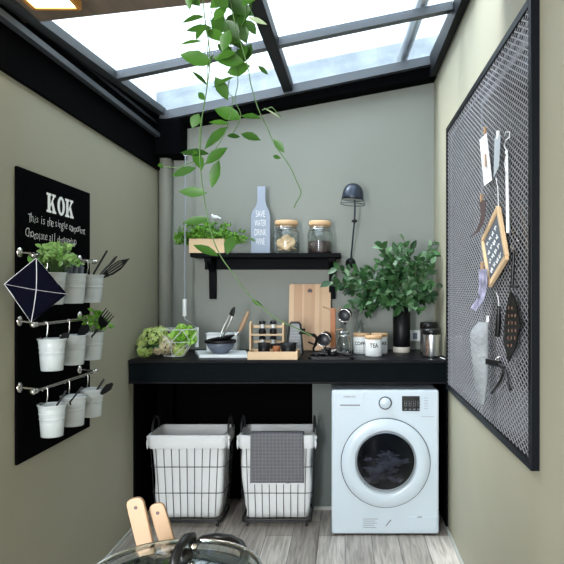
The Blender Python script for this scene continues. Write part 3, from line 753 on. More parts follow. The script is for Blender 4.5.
# wooden tray with cups
tx0, tx1 = cx_(247.5,3.62), cx_(297.5,3.62)
t = thing('wooden_tray', 'shallow light wooden tray box at the counter edge in front of the spice rack', 'tray', ((tx0+tx1)/2, 3.71, TZ))
m = MB(); H = .046
for nm, q in (('front_panel',(tx0,tx1,3.615,3.625)),('back_panel',(tx0,tx1,3.79,3.80)),('end_panel',(tx0,tx0+.01,3.625,3.79)),('end_panel',(tx1-.01,tx1,3.625,3.79))):
    MB().bb(*q, TZ, TZ+H).build(nm, M['woodh'], t, bev=.001)
MB().bb(tx0+.01, tx1-.01, 3.625, 3.79, TZ, TZ+.008).build('bottom', M['woodh'], t)
z = TZ+.0085
def cup(name, lab, cat, x, y, r, h, mt, rb=.8, z=z, group=None):
    t = MB().lathe((x,y,z), [(.0001,0),(r*rb,0),(r*.95,h*.4),(r,h),(r*.93,h),(r*.88,h*.4),(r*rb*.9,.006),(.0001,.006)], 28).build(name, mt, origin=(x,y,z))
    return tag(t, lab, cat, group)
cup('black_cup', 'small black cup at the left end of the wooden tray', 'cup', cx_(264,3.70), 3.70, .036, .082, M['blackceramic'])
cup('wooden_cup', 'small reddish wooden cup in the middle of the wooden tray', 'cup', cx_(276.5,3.73), 3.73, .022, .06, M['orangewood'])
bx = cx_(288.5,3.70)
t = thing('small_saucepan', 'small black pan with a side handle at the right end of the wooden tray', 'pan', (bx, 3.70, z))
MB().lathe((bx,3.70,z), [(.0001,0),(.036,0),(.042,.03),(.048,.082),(.045,.082),(.038,.03),(.033,.006),(.0001,.006)], 28).build('bowl', M['blackceramic'], t)
MB().tube([(bx-.044,3.69,z+.072),(bx-.066,3.68,z+.074),(bx-.085,3.67,z+.072)], .006, 8).build('handle', M['blackplastic'], t)

# box grater
gx, gy = cx_(295,3.87), 3.87
t = thing('box_grater', 'grey metal grater with a black frame leaning beside the chopping board', 'grater', (gx, gy, TZ))
def gp(w, h): return (w, h)
poly = [(-.044,.012),(.044,.012),(.030,.185),(.022,.196),(-.022,.196),(-.030,.185)]
MB().prism(poly, (gx,gy-.02,TZ), (1,0,0), (0,.12,.993), (0,.03,0)).build('grating_plate', M['gratergrey'], t)
pts = [Vector((gx+x*1.08, gy-.02+.12*z_, TZ+.993*z_*1.01)) for x, z_ in [(-.046,.005),(-.040,.08),(-.031,.187),(-.022,.200),(.022,.200),(.031,.187),(.040,.08),(.046,.005)]]
MB().tube(pts, .0065, 8).build('frame', M['blackplastic'], t)
m = MB()
for i in range(9):
    for j in range(5):
        m.sphere((gx-.022+j*.011, gy-.021+.12*(.03+i*.018), TZ+.03+i*.018), .0022, 6, 4)
m.build('teeth', M['steel'], t)

# chopping board leaning on the wall
bw0, bw1 = cx_(288.7,4.17), cx_(330.5,4.17); H = .445
t = thing('chopping_board', 'large light wooden chopping board leaning on the back wall', 'chopping board', ((bw0+bw1)/2, 4.15, TZ))
th = math.atan2(.10, H); up = Vector((0, math.sin(th), math.cos(th))); nv = Vector((0, math.cos(th), -math.sin(th)))*.02
W = bw1-bw0; poly = []
for cx0, cz0, a0 in ((W-.012,.012,-90),(W-.012,H-.012,0),(.012,H-.012,90),(.012,.012,180)):
    for k in range(5):
        a = math.radians(a0+k*22.5); poly.append((cx0+.012*math.cos(a), cz0+.012*math.sin(a)))
o0 = Vector((bw0, 4.132, TZ+.005))
MB().prism(poly, o0, (1,0,0), up, nv).build('board', M['board'], t)
hc = o0 + Vector((W*.5,0,0)) + up*(H-.047)
MB().lathe(hc - Vector((0,.001,0)), [(.0001,0),(.0145,0),(.0145,.001)], 24, 'y').build('hanging_hole', M['darkgap'], t)
MB().ring(hc - Vector((0,.0015,0)), .015, .002, 'y', 24, 6).build('hole_ring', M['orangewood'], t)

# mug tree
my = 3.96; mxp = cx_(333,my)
t = thing('mug_tree', 'reddish wooden mug stand with side pegs in front of the chopping board', 'mug stand', (mxp, my, TZ))
MB().bb(mxp-.016, mxp+.016, my-.012, my+.012, TZ+.012, TZ+.285).build('post', M['orangewood'], t, bev=.003)
MB().lathe((mxp,my,TZ), [(.0001,0),(.06,0),(.06,.010),(.054,.014),(.0001,.014)], 28).build('base', M['blackwood'], t)
for a, b in (((330,309),(323,307)), ((336,330),(343,329)), ((330,333),(325,331)), ((336,312),(340,308))):
    MB().tube([at(*a, my), at(*b, my-.02)], .004, 8).build('peg', M['spoonwood'], t)
proto = None
for px, py, Y, lab in ((345,315,3.90,'dark enamel mug hanging highest on the wooden mug stand, mouth facing out'), (324.5,339,3.82,'dark enamel mug low in front of the chopping board, mouth facing out')):
    c = at(px, py, Y)
    if proto is None:
        proto = thing('enamel_mug', lab, 'mug', c, 'mugs on the mug stand')
        rm = Matrix.Rotation(math.radians(10), 3, 'X') @ Matrix.Rotation(math.radians(-12), 3, 'Z')
        MB().lathe(c, [(.0001,-.05),(.030,-.05),(.036,-.04),(.040,.02),(.0385,.02),(.036,-.02)], 30, 'y', mat=rm, caps=False).build('cup', M['blackceramic'], proto)
        MB().lathe(c, [(.0382,.019),(.0345,-.036),(.030,-.044),(.0001,-.045)], 30, 'y', mat=rm, caps=False).build('inner_lining', M['muglining'], proto)
        MB().ring(c + rm @ Vector((0,-.021,0)), .0395, .003, 'y', 32, 6, mat=rm).build('rim', M['chrome'], proto)
        pts = [c + rm @ Vector((.0, .03*math.cos(k*math.pi/8)+.014, -.036-.026*math.sin(k*math.pi/8))) for k in range(9)]
        MB().tube(pts, .004, 6).build('handle', M['blackceramic'], proto); o = proto
    else: o = copy_tree(proto, loc=c); o['label'] = lab

# black hand crank grinder
t = thing('hand_grinder', 'black cast metal hand crank grinder standing before the chopping board', 'grinder', (cx_(313,3.78), 3.78, TZ))
MB().tube([at(299,333,3.74), at(304,332.5,3.75), at(309,334,3.76), at(314,335.5,3.77)], [.008,.009,.008,.009], 10).build('barrel', M['blackceramic'], t)
MB().tube([at(303.5,332,3.75), at(303.5,328.5,3.75)], [.008,.012], 10).build('screw_knob', M['blackplastic'], t)
MB().tube([at(309,334.5,3.76), at(314.5,335,3.77), at(317,339,3.78), at(315.5,345,3.79), at(313.5,348,3.80), at(314,356,3.80)], [.008,.010,.010,.009,.007,.007], 10).build('neck', M['blackceramic'], t)
MB().tube([at(308,342,3.77), at(313,344,3.78), at(316,344,3.79)], .005, 8).build('crank_handle', M['blackplastic'], t)
MB().lathe((at(314,356,3.80).x,3.80,TZ), [(.0001,0),(.026,0),(.024,.012),(.0001,.014)], 20).build('foot', M['blackceramic'], t)

# black tray with coffee tools
x0, x1 = cx_(308,3.66), cx_(354,3.68)
t = thing('black_tray', 'low black tray of coffee tools at the counter edge left of the canisters', 'tray', ((x0+x1)/2, 3.70, TZ))
r_ = rrect((x0+x1)/2, 3.695, (x1-x0)/2, .062, .03)
MB().prism(r_, (0,0,TZ), (1,0,0), (0,1,0), (0,0,.009)).build('tray_base', M['blackplastic'], t)
MB().tube([(x,y,TZ+.012) for x,y in r_]+[(r_[0][0],r_[0][1],TZ+.012)], .005, 6).build('rim', M['blackplastic'], t)
z = TZ+.010
t = thing('coffee_tamper', 'black coffee tamper with a round head lying on the black tray', 'tamper', (cx_(322,3.69), 3.69, z))
MB().tube([(cx_(312,3.68),3.68,z+.016),(cx_(319,3.69),3.69,z+.017),(cx_(322,3.69),3.69,z+.017)], [.014,.009,.009], 12).build('handle', M['blackplastic'], t)
MB().tube([(cx_(321,3.69),3.69,z+.022),(cx_(325.5,3.69),3.69,z+.022)], .023, 18).build('head', M['blackceramic'], t)
t = thing('portafilter', 'black and chrome espresso filter holder lying on the black tray', 'coffee tool', (cx_(333,3.70), 3.70, z))
MB().lathe((cx_(333,3.71),3.71,z), [(.0001,0),(.022,0),(.030,.012),(.031,.034),(.028,.034),(.020,.01),(.0001,.008)], 24).build('basket', M['blackceramic'], t)
MB().ring((cx_(333,3.71),3.71,z+.034), .030, .003, 'z', 24, 6).build('basket_rim', M['chrome'], t)
MB().tube([(cx_(337,3.69),3.69,z+.026),(cx_(344,3.67),3.67,z+.018),(cx_(349,3.665),3.665,z+.014)], [.007,.010,.009], 10).build('handle', M['blackplastic'], t)
t = tag(MB().lathe((cx_(343,3.72),3.72,z), [(.0001,0),(.022,0),(.024,.006),(.024,.022),(.0001,.024)], 20).build('brown_tin', M['brownleather']), 'low brown tin standing on the right end of the black tray', 'tin')
for k, (px, dz, lab) in enumerate(((316.5,.0,'black measuring scoop at the left end of the black tray'),(328,.03,'black measuring scoop lying across the middle of the black tray'))):
    o = Vector((cx_(px,3.67), 3.665+.03*k, z+dz)); t = thing('measuring_scoop', lab, 'scoop', o, 'scoops on the black tray')
    MB().lathe(o, [(.0001,0),(.014,.002),(.019,.012),(.020,.022),(.0185,.022),(.013,.008),(.0001,.006)], 18).build('bowl', M['blackceramic'], t)
    MB().tube([o+Vector((.018,0,.018)), o+Vector((.045,-.004,.022)), o+Vector((.065,-.006,.018))], [.004,.005,.004], 8).build('handle', M['blackplastic'], t)
# clear glass carafe and bottle
t = thing('glass_carafe', 'clear glass coffee carafe standing under the hanging mug', 'carafe', (cx_(344,3.86), 3.86, TZ))
MB().lathe((cx_(344,3.86),3.86,TZ), [(.0001,0),(.042,0),(.048,.02),(.048,.09),(.032,.12),(.040,.15),(.039,.15),(.030,.12),(.046,.09),(.046,.02),(.0001,.004)], 30).build('body', M['glass'], t)
MB().ring((cx_(344,3.86),3.86,TZ+.12), .032, .003, 'z', 24, 6).build('neck_band', M['steel'], t)
t = thing('glass_bottle', 'tall clear glass bottle standing behind the coffee canister', 'bottle', (cx_(359.5,4.13), 4.13, TZ))
MB().lathe((cx_(359.5,4.13),4.13,TZ), [(.0001,0),(.033,0),(.036,.01),(.036,.15),(.014,.20),(.0125,.26),(.0155,.265),(.0155,.275),(.011,.275),(.011,.20),(.033,.15),(.033,.01),(.0001,.005)], 28).build('body', M['glass'], t)
MB().sphere((cx_(359.5,4.13),4.13,TZ+.285), .014, 12, 8).build('stopper', M['steel'], t)

# canisters
def canister(px, Y, r, h, txt, lab):
    x = cx_(px, Y); t = thing('kitchen_canister', lab, 'canister', (x,Y,TZ), 'white enamel canisters')
    MB().lathe((x,Y,TZ), [(.0001,0),(r*.94,0),(r,.006),(r,h-.022),(r*.97,h-.02),(.0001,h-.02)], 36).build('body', M['enamel'], t)
    MB().lathe((x,Y,TZ), [(r*.9,h-.022),(r*1.03,h-.02),(r*1.04,h-.002),(r*1.0,h),(.0001,h)], 36).build('wooden_lid', M['lidwood'], t)
    if txt:
        m = MB(); tm = MB(); tm.text(txt, (0,0,0), (1,0,0), (0,0,1), .036 if len(txt) < 4 else .030, (0,-1,0), th=0, bold=.0009, fitw=.052 if len(txt) < 4 else .095)
        m.add([(x + (r+.0008)*math.sin(v.x/r), Y - (r+.0008)*math.cos(v.x/r), TZ + h*.44 + v.z) for v in tm.v], tm.f); m.build('lettering', M['greyink'], t)
    if len(txt) != 3:
        m = MB()
        for k in range(4):
            m.ring((x,Y,TZ+.008+k*.016), r+.0003, .0007, 'z', 40, 4)
        for k in range(14):
            a = k*math.pi*2/14; m.tube([(x+(r+.0003)*math.cos(a),Y+(r+.0003)*math.sin(a),TZ+.008),(x+(r+.0003)*math.cos(a),Y+(r+.0003)*math.sin(a),TZ+.056)], .0007, 4)
        m.build('grid_pattern', M['midgrey'], t)
canister(373.6, 3.83, .0505, .124, 'TEA', 'white canister lettered TEA with a wooden lid, frontmost of the three')
canister(361.5, 3.985, .0505, .128, 'COFFEE', 'white canister lettered COFFEE with a wooden lid, left behind the tea one')
canister(379.5, 3.985, .0505, .128, 'SUGAR', 'white canister lettered SUGAR, half hidden right behind the tea one')

# vase
vx, vy = cx_(401.5,4.06), 4.06
t = thing('tall_vase', 'tall black cylinder vase with a cream base on the counter', 'vase', (vx,vy,TZ))
MB().lathe((vx,vy,TZ), [(.0001,0),(.052,0),(.055,.005),(.055,.036)], 36).build('base_band', M['cream'], t)
MB().lathe((vx,vy,TZ), [(.0535,.036),(.0555,.038),(.0555,.305),(.050,.305),(.050,.05),(.0001,.045)], 36).build('body', M['blackceramic'], t)
# bouquet of leafy branches
t = thing('leafy_branches', 'big bunch of dark green leafy branches standing in the black vase', 'branches', (vx,vy,TZ+.06))
lf, lf2, br = MB(), MB(), MB(); q = random.Random(12)
tips = [(330,282),(336,268),(343,290),(350,305),(356,270),(360,300),(368,268),(374,285),(378,262),(381,243),(385,252),(392,262),(396,248),(400,270),(404,240),(407,262),(411,244),(415,275),(420,258),(424,290),(430,272),(433,250),(438,252),(440,262),(443,240),(441,285),(436,300),(439,296),(428,262),(388,290),(372,302),(365,312),(395,300),(410,300),(418,310),(384,275),(350,283),(403,283),(393,284),(347,276),(338,285),(385,305),(432,285),(376,295),(412,290),(399,308)]
for i, (px, py) in enumerate(tips):
    Y = 4.0 + q.uniform(-.20, .14); tip = at(px, py, Y); tip.x = min(tip.x, .565)
    b = Vector((vx + q.uniform(-.03,.03), vy + q.uniform(-.03,.03), TZ+.08)); top = Vector((vx + (b.x-vx)*1.1, vy + (b.y-vy)*1.1, TZ+.31))
    mid = top + (tip-top)*.45 + Vector((0,0,.06)); pts = [b, top]
    for k in range(1, 8):
        u = k/7; pts.append((1-u)**2*top + 2*u*(1-u)*mid + u*u*tip)
    br.tube(pts, [.003]*4 + [.0018]*(len(pts)-4), 5, False)
    for k in range(3, len(pts)):
        for s_ in range(4):
            ax = (pts[k]-pts[k-1]).normalized()
            dd = ax*.6 + Vector((q.uniform(-1,1), q.uniform(-1,.5), q.uniform(-.9,.9)))
            L = q.uniform(.042,.076)
            (lf2 if q.random() < .13 else lf).leaf(pts[k] + (pts[k-1]-pts[k])*q.random(), dd, (q.uniform(-.7,.7),-1,q.uniform(-.2,1.2)), L, L*q.uniform(.48,.62), q.uniform(.1,.4), q.uniform(0,.4))
for mm in (lf, lf2, br):
    for v in mm.v:
        v.x = min(v.x, XR-.004); v.y = min(v.y, YB-.004)
lf.build('leaves', M['bouquet'], t); lf2.build('pale_leaves', M['bouquet2'], t); br.build('twigs', M['branch'], t)

# steel flasks
def flask(px, Y, r, h, lab, pr):
    x = cx_(px, Y); t = thing('coffee_press', lab, 'canister', (x,Y,TZ), 'steel flasks by the right wall')
    MB().lathe((x,Y,TZ), [(.0001,0),(r*.97,0),(r,.004),(r,h*.80)], 36).build('steel_body', M['steel'], t)
    MB().lathe((x,Y,TZ), [(r*1.0,h*.79),(r*1.05,h*.80),(r*1.05,h*.93),(r*.98,h*.985),(r*.5,h),(.0001,h)], 36).build('black_lid', M['blackplastic'], t)
    MB().lathe((x,Y,TZ), [(r*1.005,.0),(r*1.02,.002),(r*1.02,.010),(r*1.005,.012)], 36, caps=False).build('foot_ring', M['blackplastic'], t)
    if pr:
        m = MB()
        for k in range(6):
            a = math.radians(226 + (k%2)*7); 
            for j in range(3):
                aa = a + j*.08 ; z_ = TZ+.022+k*.017
                m.box((x+(r+.001)*math.cos(aa), Y+(r+.001)*math.sin(aa), z_+j*.003), (.005,.0015,.010), Rz(aa+math.pi/2))
        m.build('orange_print', M['orangeprint'], t)
    return x
flask(431.6, 3.76, .053, .172, 'steel flask with a black lid and orange print, frontmost by the right wall', True)
flask(428.8, 3.96, .053, .20, 'taller steel flask with a black lid, behind the one with orange print', False)
tag(MB().tube([(.555,4.20,1.003),(.57,4.0,1.003),(.575,3.86,1.003),(.56,3.72,1.003),(.575,3.63,1.003)], .0025, 6).build('power_cord', M['paper']), 'thin white cord lying on the counter by the right wall', 'cord')

# ------------------------------------------------------------------ left wall chalkboard with rails
BX = -1.228
t = thing('chalkboard', 'tall black chalkboard panel with white writing on the left wall', 'board', (-1.23, 2.67, .75))
MB().bb(XL+.0005, BX, 2.37, 3.045, .742, 1.866).build('panel', M['chalk'], t, bev=.002)
# KOK in slab letters
m = MB(); s_ = .080; o = Vector((BX+.0006, 2.60, 1.722)); U, Vv = Vector((0,1,0)), Vector((0,0,1))
def P2(poly, ox): m.prism([(ox+x*s_, y*s_) for x, y in poly], o, U, Vv, (.0006,0,0))
def Kl(ox):
    P2([(0,0),(.52,0),(.52,.12),(.40,.12),(.40,.88),(.52,.88),(.52,1),(0,1),(0,.88),(.12,.88),(.12,.12),(0,.12)], ox)
    P2([(.40,.42),(.72,.88),(.62,.88),(.62,1),(1.0,1),(1.0,.88),(.90,.88),(.62,.54),(.40,.30)], ox)
    P2([(.50,.52),(.70,.62),(.98,.12),(1.06,.12),(1.06,0),(.62,0),(.62,.12),(.68,.12)], ox)
Kl(0); Kl(.172)
n = 20; oo = [(.132+.036*math.cos(2*math.pi*k/n), .040+.041*math.sin(2*math.pi*k/n)) for k in range(n)]; ii = [(.132+.013*math.cos(2*math.pi*k/n), .040+.029*math.sin(2*math.pi*k/n)) for k in range(n)]
m.add([o+U*x+Vv*y+Vector((.0006,0,0)) for x,y in oo+ii], [(k,(k+1)%n,n+(k+1)%n,n+k) for k in range(n)])
m.build('sign_lettering', M['chalkwhite'], t)
hw = random.Random(3)
def hand(words, z, y0, y1, sz):
    m = MB(); y = y0; tot = sum(len(w_)+.8 for w_ in words)
    for w_ in words:
        ww = (y1-y0)*len(w_)/tot
        for i, ch in enumerate(w_):
            m.text(ch, (BX+.0006, y + ww*(i+.5)/len(w_), z + hw.uniform(-.005,.005)), Vector((0,1,hw.uniform(-.1,.15))), Vector((0,hw.uniform(-.05,.22),1)), sz*hw.uniform(.9,1.12), (1,0,0), bold=-.0009)
        y += ww + (y1-y0)*.8/tot
    m.build('chalk_writing', M['chalkwhite'], t)
hand(['This','is','the','single','component'], 1.665, 2.45, 3.0, .050)
hand(['Chocolate','all','dressed','up'], 1.603, 2.43, 2.90, .050)
hand(['in'], 1.56, 2.71, 2.75, .04)

RX = -1.165
def rail(z, lab):
    t = thing('hanging_rail', lab, 'rail', (RX, 2.65, z), 'chrome rails on the chalkboard')
    MB().tube([(RX,2.36,z),(RX,2.95,z)], .0065, 10).build('bar', M['chrome'], t)
    for y in (2.36, 2.95): MB().sphere((RX,y,z), .0115, 12, 8).build('end_knob', M['chrome'], t)
    for y in (2.385, 2.925):
        k = MB().tube([(BX+.004,y,z+.012),(RX,y,z+.006)], .005, 8).sphere((RX,y,z), .010, 10, 6).build('bracket', M['chrome'], t)
        MB().lathe((BX+.0005,y,z+.012), [(.020,0),(.019,.004),(.008,.008)], 18, 'x').build('bracket_plate', M['chrome'], k)
    return t
rail(1.53, 'chrome hanging rail just below the chalk writing, topmost of three')
rail(1.27, 'chrome hanging rail in the middle of the black chalkboard')
rail(1.02, 'chrome hanging rail near the bottom of the black chalkboard')

bxx = -1.138; ys = (2.455, 2.65, 2.84); proto = None
cont = {(0,0):'holding a leafy herb',(0,1):'holding a folded grey cloth',(0,2):'holding three black utensils',(1,0):'holding a black slice utensil',(1,1):'holding a black spatula',(1,2):'holding herbs',(2,0):'holding a black handle',(2,1):'holding two black handles',(2,2):'holding a black ladle'}
rown = ('top','middle','bottom'); posn = ('nearest','middle','farthest')
rims = (1.468, 1.212, .957)
for r in range(3):
    for k in range(3):
        y = ys[k]; zt = rims[r]; h = .124; z0 = zt - h
        if proto is None:
            proto = thing('hanging_bucket', '', 'bucket', (bxx, y, z0), 'white metal buckets hanging on the rails')
            MB().lathe((bxx,y,z0), [(.0001,.004),(.037,.004),(.038,0),(.040,.001),(.0445,.055),(.0445,.066),(.0470,.068),(.0470,.071),(.0452,.073),(.0462,.086),(.0488,.088),(.0488,.091),(.0470,.093),(.0505,h-.006),(.0535,h-.003),(.0535,h),(.0495,h),(.047,.09),(.038,.008),(.0001,.008)], 36).build('pail', M['bucket'], proto)
            pts = [(-.006+RX, y, z0+h+.064), (RX+.010, y, z0+h+.064)]
            a = [Vector((RX, y, z0+h+.056)) + Vector((math.cos(t_)*.010, 0, math.sin(t_)*.010)) for t_ in [math.radians(180-30*j) for j in range(7)]]
            hk = [a[0]+Vector((0,0,-.006))] + a + [Vector((RX+.010,y,z0+h+.03)), Vector((RX+.006,y,z0+h+.006)), Vector((bxx-.047,y,z0+h-.004)), Vector((bxx-.044,y,z0+h+.006))]
            MB().tube(hk, .0028, 8).build('hook', M['chrome'], proto); o = proto
        else: o = copy_tree(proto, loc=(bxx, y, z0))
        o['label'] = 'white bucket %s on the %s rail, %s of its three' % (cont[(r,k)], rown[r], posn[k])

def herb(name, c, r, n, mname, seed, lab, cat='herb', up=.6, leafk=1):
    q = random.Random(seed); t = thing(name, lab, cat, c); m = MB(); st = MB(); c = Vector(c)
    for i in range(n):
        a = q.uniform(0,6.28); e = q.uniform(.15,1.5); d_ = Vector((math.cos(a)*math.cos(e), math.sin(a)*math.cos(e), math.sin(e)*1.05))
        tip = c + d_*r*q.uniform(.55,1) + Vector((0,0,up*r)); st.tube([c+Vector((d_.x*.01,d_.y*.01,-.04)), c+(tip-c)*.5+Vector((0,0,.01)), tip], .0011, 4, False)
        for j in range(5):
            m.leaf(tip - d_*q.uniform(0,.015), Vector((q.uniform(-1,1),q.uniform(-1,1),q.uniform(-.4,.8))), (q.uniform(-.4,.8),-1,q.uniform(0,1.2)), r*.28*leafk*q.uniform(.7,1.2), r*.2*leafk*q.uniform(.8,1.2))
    for v in m.v+st.v: v.x = max(v.x, BX+.004)
    m.build('leaves', M[mname], t); st.build('stems', M['stem'], t); return t
herb('basil_plant', (bxx+.006, 2.475, 1.468-.02), .092, 90, 'basil', 5, 'bushy pale green herb growing in the nearest bucket on the top rail', 'plant', .45)
herb('parsley_plant', (bxx+.012, 2.85, 1.212-.02), .085, 26, 'fern', 9, 'loose bright green herb in the farthest bucket on the middle rail', 'plant', .35)

# rolled grey cloth in bucket
m = MB()
for i in range(7): m.tube([(bxx-.03+i*.010, 2.635+.012*(i%2), 1.36), (bxx-.032+i*.0115, 2.65+.012*(i%2), 1.515-.006*abs(i-3))], .008, 8)
tag(m.build('grey_napkin', M['cover']), 'grey folded cloth standing in the middle bucket on the top rail', 'cloth')

def utensil(name, lab, pts, r, head=None, cat='utensil', mt='blackplastic'):
    t = thing(name, lab, cat, pts[0])
    MB().tube(pts, r, 8).build('handle', M[mt], t)
    if head: head(t)
    return t
def px3(px, py, x):       # point on the plane X = x seen at a pixel
    Y = x*F/(px-CX); return at(px, py, Y)
# base points inside buckets
def inb(r, k, dx=0, dy=0): return Vector((bxx+dx, ys[k]+dy, rims[r]-.10))
utensil('cooking_utensil', 'black straight handled utensil, leftmost in the farthest bucket on the top rail', [inb(0,2,-.015,-.02), px3(94,273,-1.13), px3(107,251,-1.10)], .0048)
def slotted(t):
    b = px3(103,276,-1.12); e = px3(127,260,-1.04); d_ = (e-b); u = d_.normalized(); s2 = Vector((.35,-.2,1)).normalized(); s2 = (s2-u*s2.dot(u)).normalized(); n2 = u.cross(s2)
    L = d_.length; w_ = .026
    m = MB()
    for y0_, y1_ in ((-1,-.55),(-.3,.0),(.25,.55),(.75,1)):
        poly = [(L*.08,y0_*w_*.5),(L*.35,y0_*w_),(L*.7,y0_*w_),(L,y0_*w_*.25),(L,y1_*w_*.25),(L*.7,y1_*w_),(L*.35,y1_*w_),(L*.08,y1_*w_*.5)]
        m.prism(poly, b, u, s2, n2*.002)
    m.prism([(0,-.012),(L*.2,-w_*.8),(L*.2,w_*.8),(0,.012)], b, u, s2, n2*.002).prism([(L*.8,-w_*.7),(L*1.0,-.006),(L*1.12,0),(L*1.0,.006),(L*.8,w_*.7)], b, u, s2, n2*.002)
    m.build('slotted_head', M['blackplastic'], t)
utensil('slotted_spoon', 'black slotted turner leaning out of the farthest bucket on the top rail', [inb(0,2,.0,.0), px3(97,278,-1.13), px3(104,275,-1.115)], .005, slotted)
def leafhead(a, b, w_):
    def f(t):
        d_ = b-a; u = d_.normalized(); s2 = Vector((.3,-.3,1)).normalized(); s2 = (s2-u*s2.dot(u)).normalized(); n2 = u.cross(s2); L = d_.length
        MB().prism([(0,-.006),(L*.3,-w_*.8),(L*.65,-w_),(L*.95,-w_*.4),(L,0),(L*.95,w_*.4),(L*.65,w_),(L*.3,w_*.8),(0,.006)], a, u, s2, n2*.003).build('head', M['blackplastic'], t, bev=.001)
    return f
utensil('spatula', 'black spatula with a narrow blade, middle one in the farthest bucket on the top rail', [inb(0,2,.01,.01), px3(99,276,-1.125), px3(108,266,-1.11)], .0048, leafhead(px3(108,266,-1.11), px3(117,256,-1.09), .012))
utensil('cake_slice', 'dark slice utensil leaning out of the nearest bucket on the middle rail', [inb(1,0,.0,.0), px3(57,345,-1.12), px3(62,337,-1.11)], .006, leafhead(px3(60,340,-1.11), px3(69,333,-1.08), .016))
utensil('spatula', 'black spatula leaning out of the middle bucket on the middle rail', [inb(1,1,.0,.0), px3(76,338,-1.12), px3(82,331,-1.10)], .0055, leafhead(px3(79,335,-1.11), px3(89,325,-1.06), .020))
def forkhead(t):
    a, b = px3(99,328,-1.09), px3(108,313,-1.03); d_ = b-a; u = d_.normalized(); s2 = Vector((.4,-.3,.3)); s2 = (s2-u*s2.dot(u)).normalized()
    L = d_.length; n2 = u.cross(s2)
    m = MB().prism([(0,-.006),(L*.35,-.024),(L*.6,-.026),(L*.6,.026),(L*.35,.024),(0,.006)], a, u, s2, n2*.003)
    for k in range(5): m.tube([a+u*L*.58+s2*(-.022+k*.011), a+u*L+s2*(-.024+k*.012)+n2*.012], [.0035,.002], 6)
    m.build('tines', M['blackplastic'], t)
utensil('pasta_fork', 'black pasta fork with curved tines leaning out of the farthest bucket on the middle rail', [inb(1,2,.0,-.01), px3(92,336,-1.12), px3(99,328,-1.09)], .0055, forkhead)
utensil('cooking_utensil', 'thin black utensil handle leaning out of the nearest bucket on the bottom rail', [inb(2,0,.0,.01), px3(57,405,-1.12), px3(66,391,-1.09)], .004)
utensil('cooking_utensil', 'long thin black utensil handle in the middle bucket on the bottom rail', [inb(2,1,.0,.0), px3(70,402,-1.13), px3(82,387,-1.09)], .004)
utensil('cooking_utensil', 'upright black utensil handle in the farthest bucket on the bottom rail', [inb(2,2,-.01,.0), px3(94,395,-1.13), px3(104,379,-1.09)], .005)
utensil('ladle', 'black ladle leaning right out of the farthest bucket on the bottom rail', [inb(2,2,.01,.0), px3(93,397,-1.12), px3(103,393,-1.09)], .0045, leafhead(px3(101,394,-1.09), px3(113,383,-1.03), .016))

# navy pot holder
c4 = [at(36,258.5,2.28), at(4.5,284,2.20), at(31,322,2.28), at(67,294,2.33)]
t = thing('pot_holder', 'dark navy square pot holder with white piping hanging by its corner on the chalkboard', 'pot holder', c4[2])
cen = sum(c4, Vector())/4; m = MB(); N = 10; vs = []
nrm = (c4[1]-c4[3]).cross(c4[0]-c4[2]).normalized()
if nrm.y > 0: nrm = -nrm
for j in range(N+1):
    for i in range(N+1):
        u, v = i/N, j/N; p = c4[0]*(1-u)*(1-v) + c4[1]*u*(1-v) + c4[2]*u*v + c4[3]*(1-u)*v
        vs.append(p + nrm*(.012*math.sin(math.pi*u)*math.sin(math.pi*v) + .003*noise.noise(p*20)))
m.add(vs, [(j*(N+1)+i, j*(N+1)+i+1, (j+1)*(N+1)+i+1, (j+1)*(N+1)+i) for j in range(N) for i in range(N)], True)
m.build('cloth', M['navy'], t, solid=.006)
MB().tube(c4+[c4[0]], .0022, 6).build('edge_piping', M['piping'], t)
m = MB()
m.tube([vs[i*(N+1)+i] + nrm*.0042 for i in range(N+1)], .0015, 5); m.tube([vs[i*(N+1)+N-i] + nrm*.0042 for i in range(N+1)], .0008, 5)
m.build('centre_seams', M['piping'], t)
MB().tube([c4[0], c4[0]+Vector((-.002,.03,.02)), Vector((RX,2.352,1.537)), Vector((RX-.004,2.35,1.545))], .002, 6).build('hanging_loop', M['navy'], t)

# ------------------------------------------------------------------ right wall mesh panel
PX = .572; ya, yb, za, zb = 1.945, 3.585, .842, 2.315
t = thing('mesh_wall_panel', 'large black framed metal mesh panel on the right wall', 'wall panel', (.59, 2.77, za))
fw = .030
for nm, q in (('frame_bar',(ya,ya+fw,za,zb)),('frame_bar',(yb-fw,yb,za,zb)),('frame_bar',(ya+fw,yb-fw,za,za+fw)),('frame_bar',(ya+fw,yb-fw,zb-fw,zb))):
    MB().bb(PX, XR-.0005, q[0], q[1], q[2], q[3]).build(nm, M['blackframe'], t, bev=.002)
MB().bb(XR-.006, XR-.001, ya+fw, yb-fw, za+fw, zb-fw).build('backing', M['meshback'], t)
# expanded metal: flattened diamonds
m = MB(); Y0, Y1, Z0, Z1 = ya+fw-.004, yb-fw+.004, za+fw-.004, zb-fw+.004; dz = .0225; sl = .5; XM = PX+.007
def clipline(c, s2):   # z = c + s2*sl*(y-Y0) clipped to the rectangle
    pts = []
    yA, yB_ = Y0, Y1; zA, zB_ = c, c + s2*sl*(Y1-Y0)
    def cl(y0_, z0_, y1_, z1_):
        dy, dz_ = y1_-y0_, z1_-z0_; t0, t1 = 0, 1
        for p_, q_ in ((-dz_, z0_-Z0), (dz_, Z1-z0_)):
            if p_ == 0: continue
            r_ = q_/p_
            if p_ < 0: t0 = max(t0, r_)
            else: t1 = min(t1, r_)
        return None if t0 >= t1 else (y0_+dy*t0, z0_+dz_*t0, y0_+dy*t1, z0_+dz_*t1)
    return cl(yA, zA, yB_, zB_)
span = sl*(Y1-Y0); c = Z0 - span
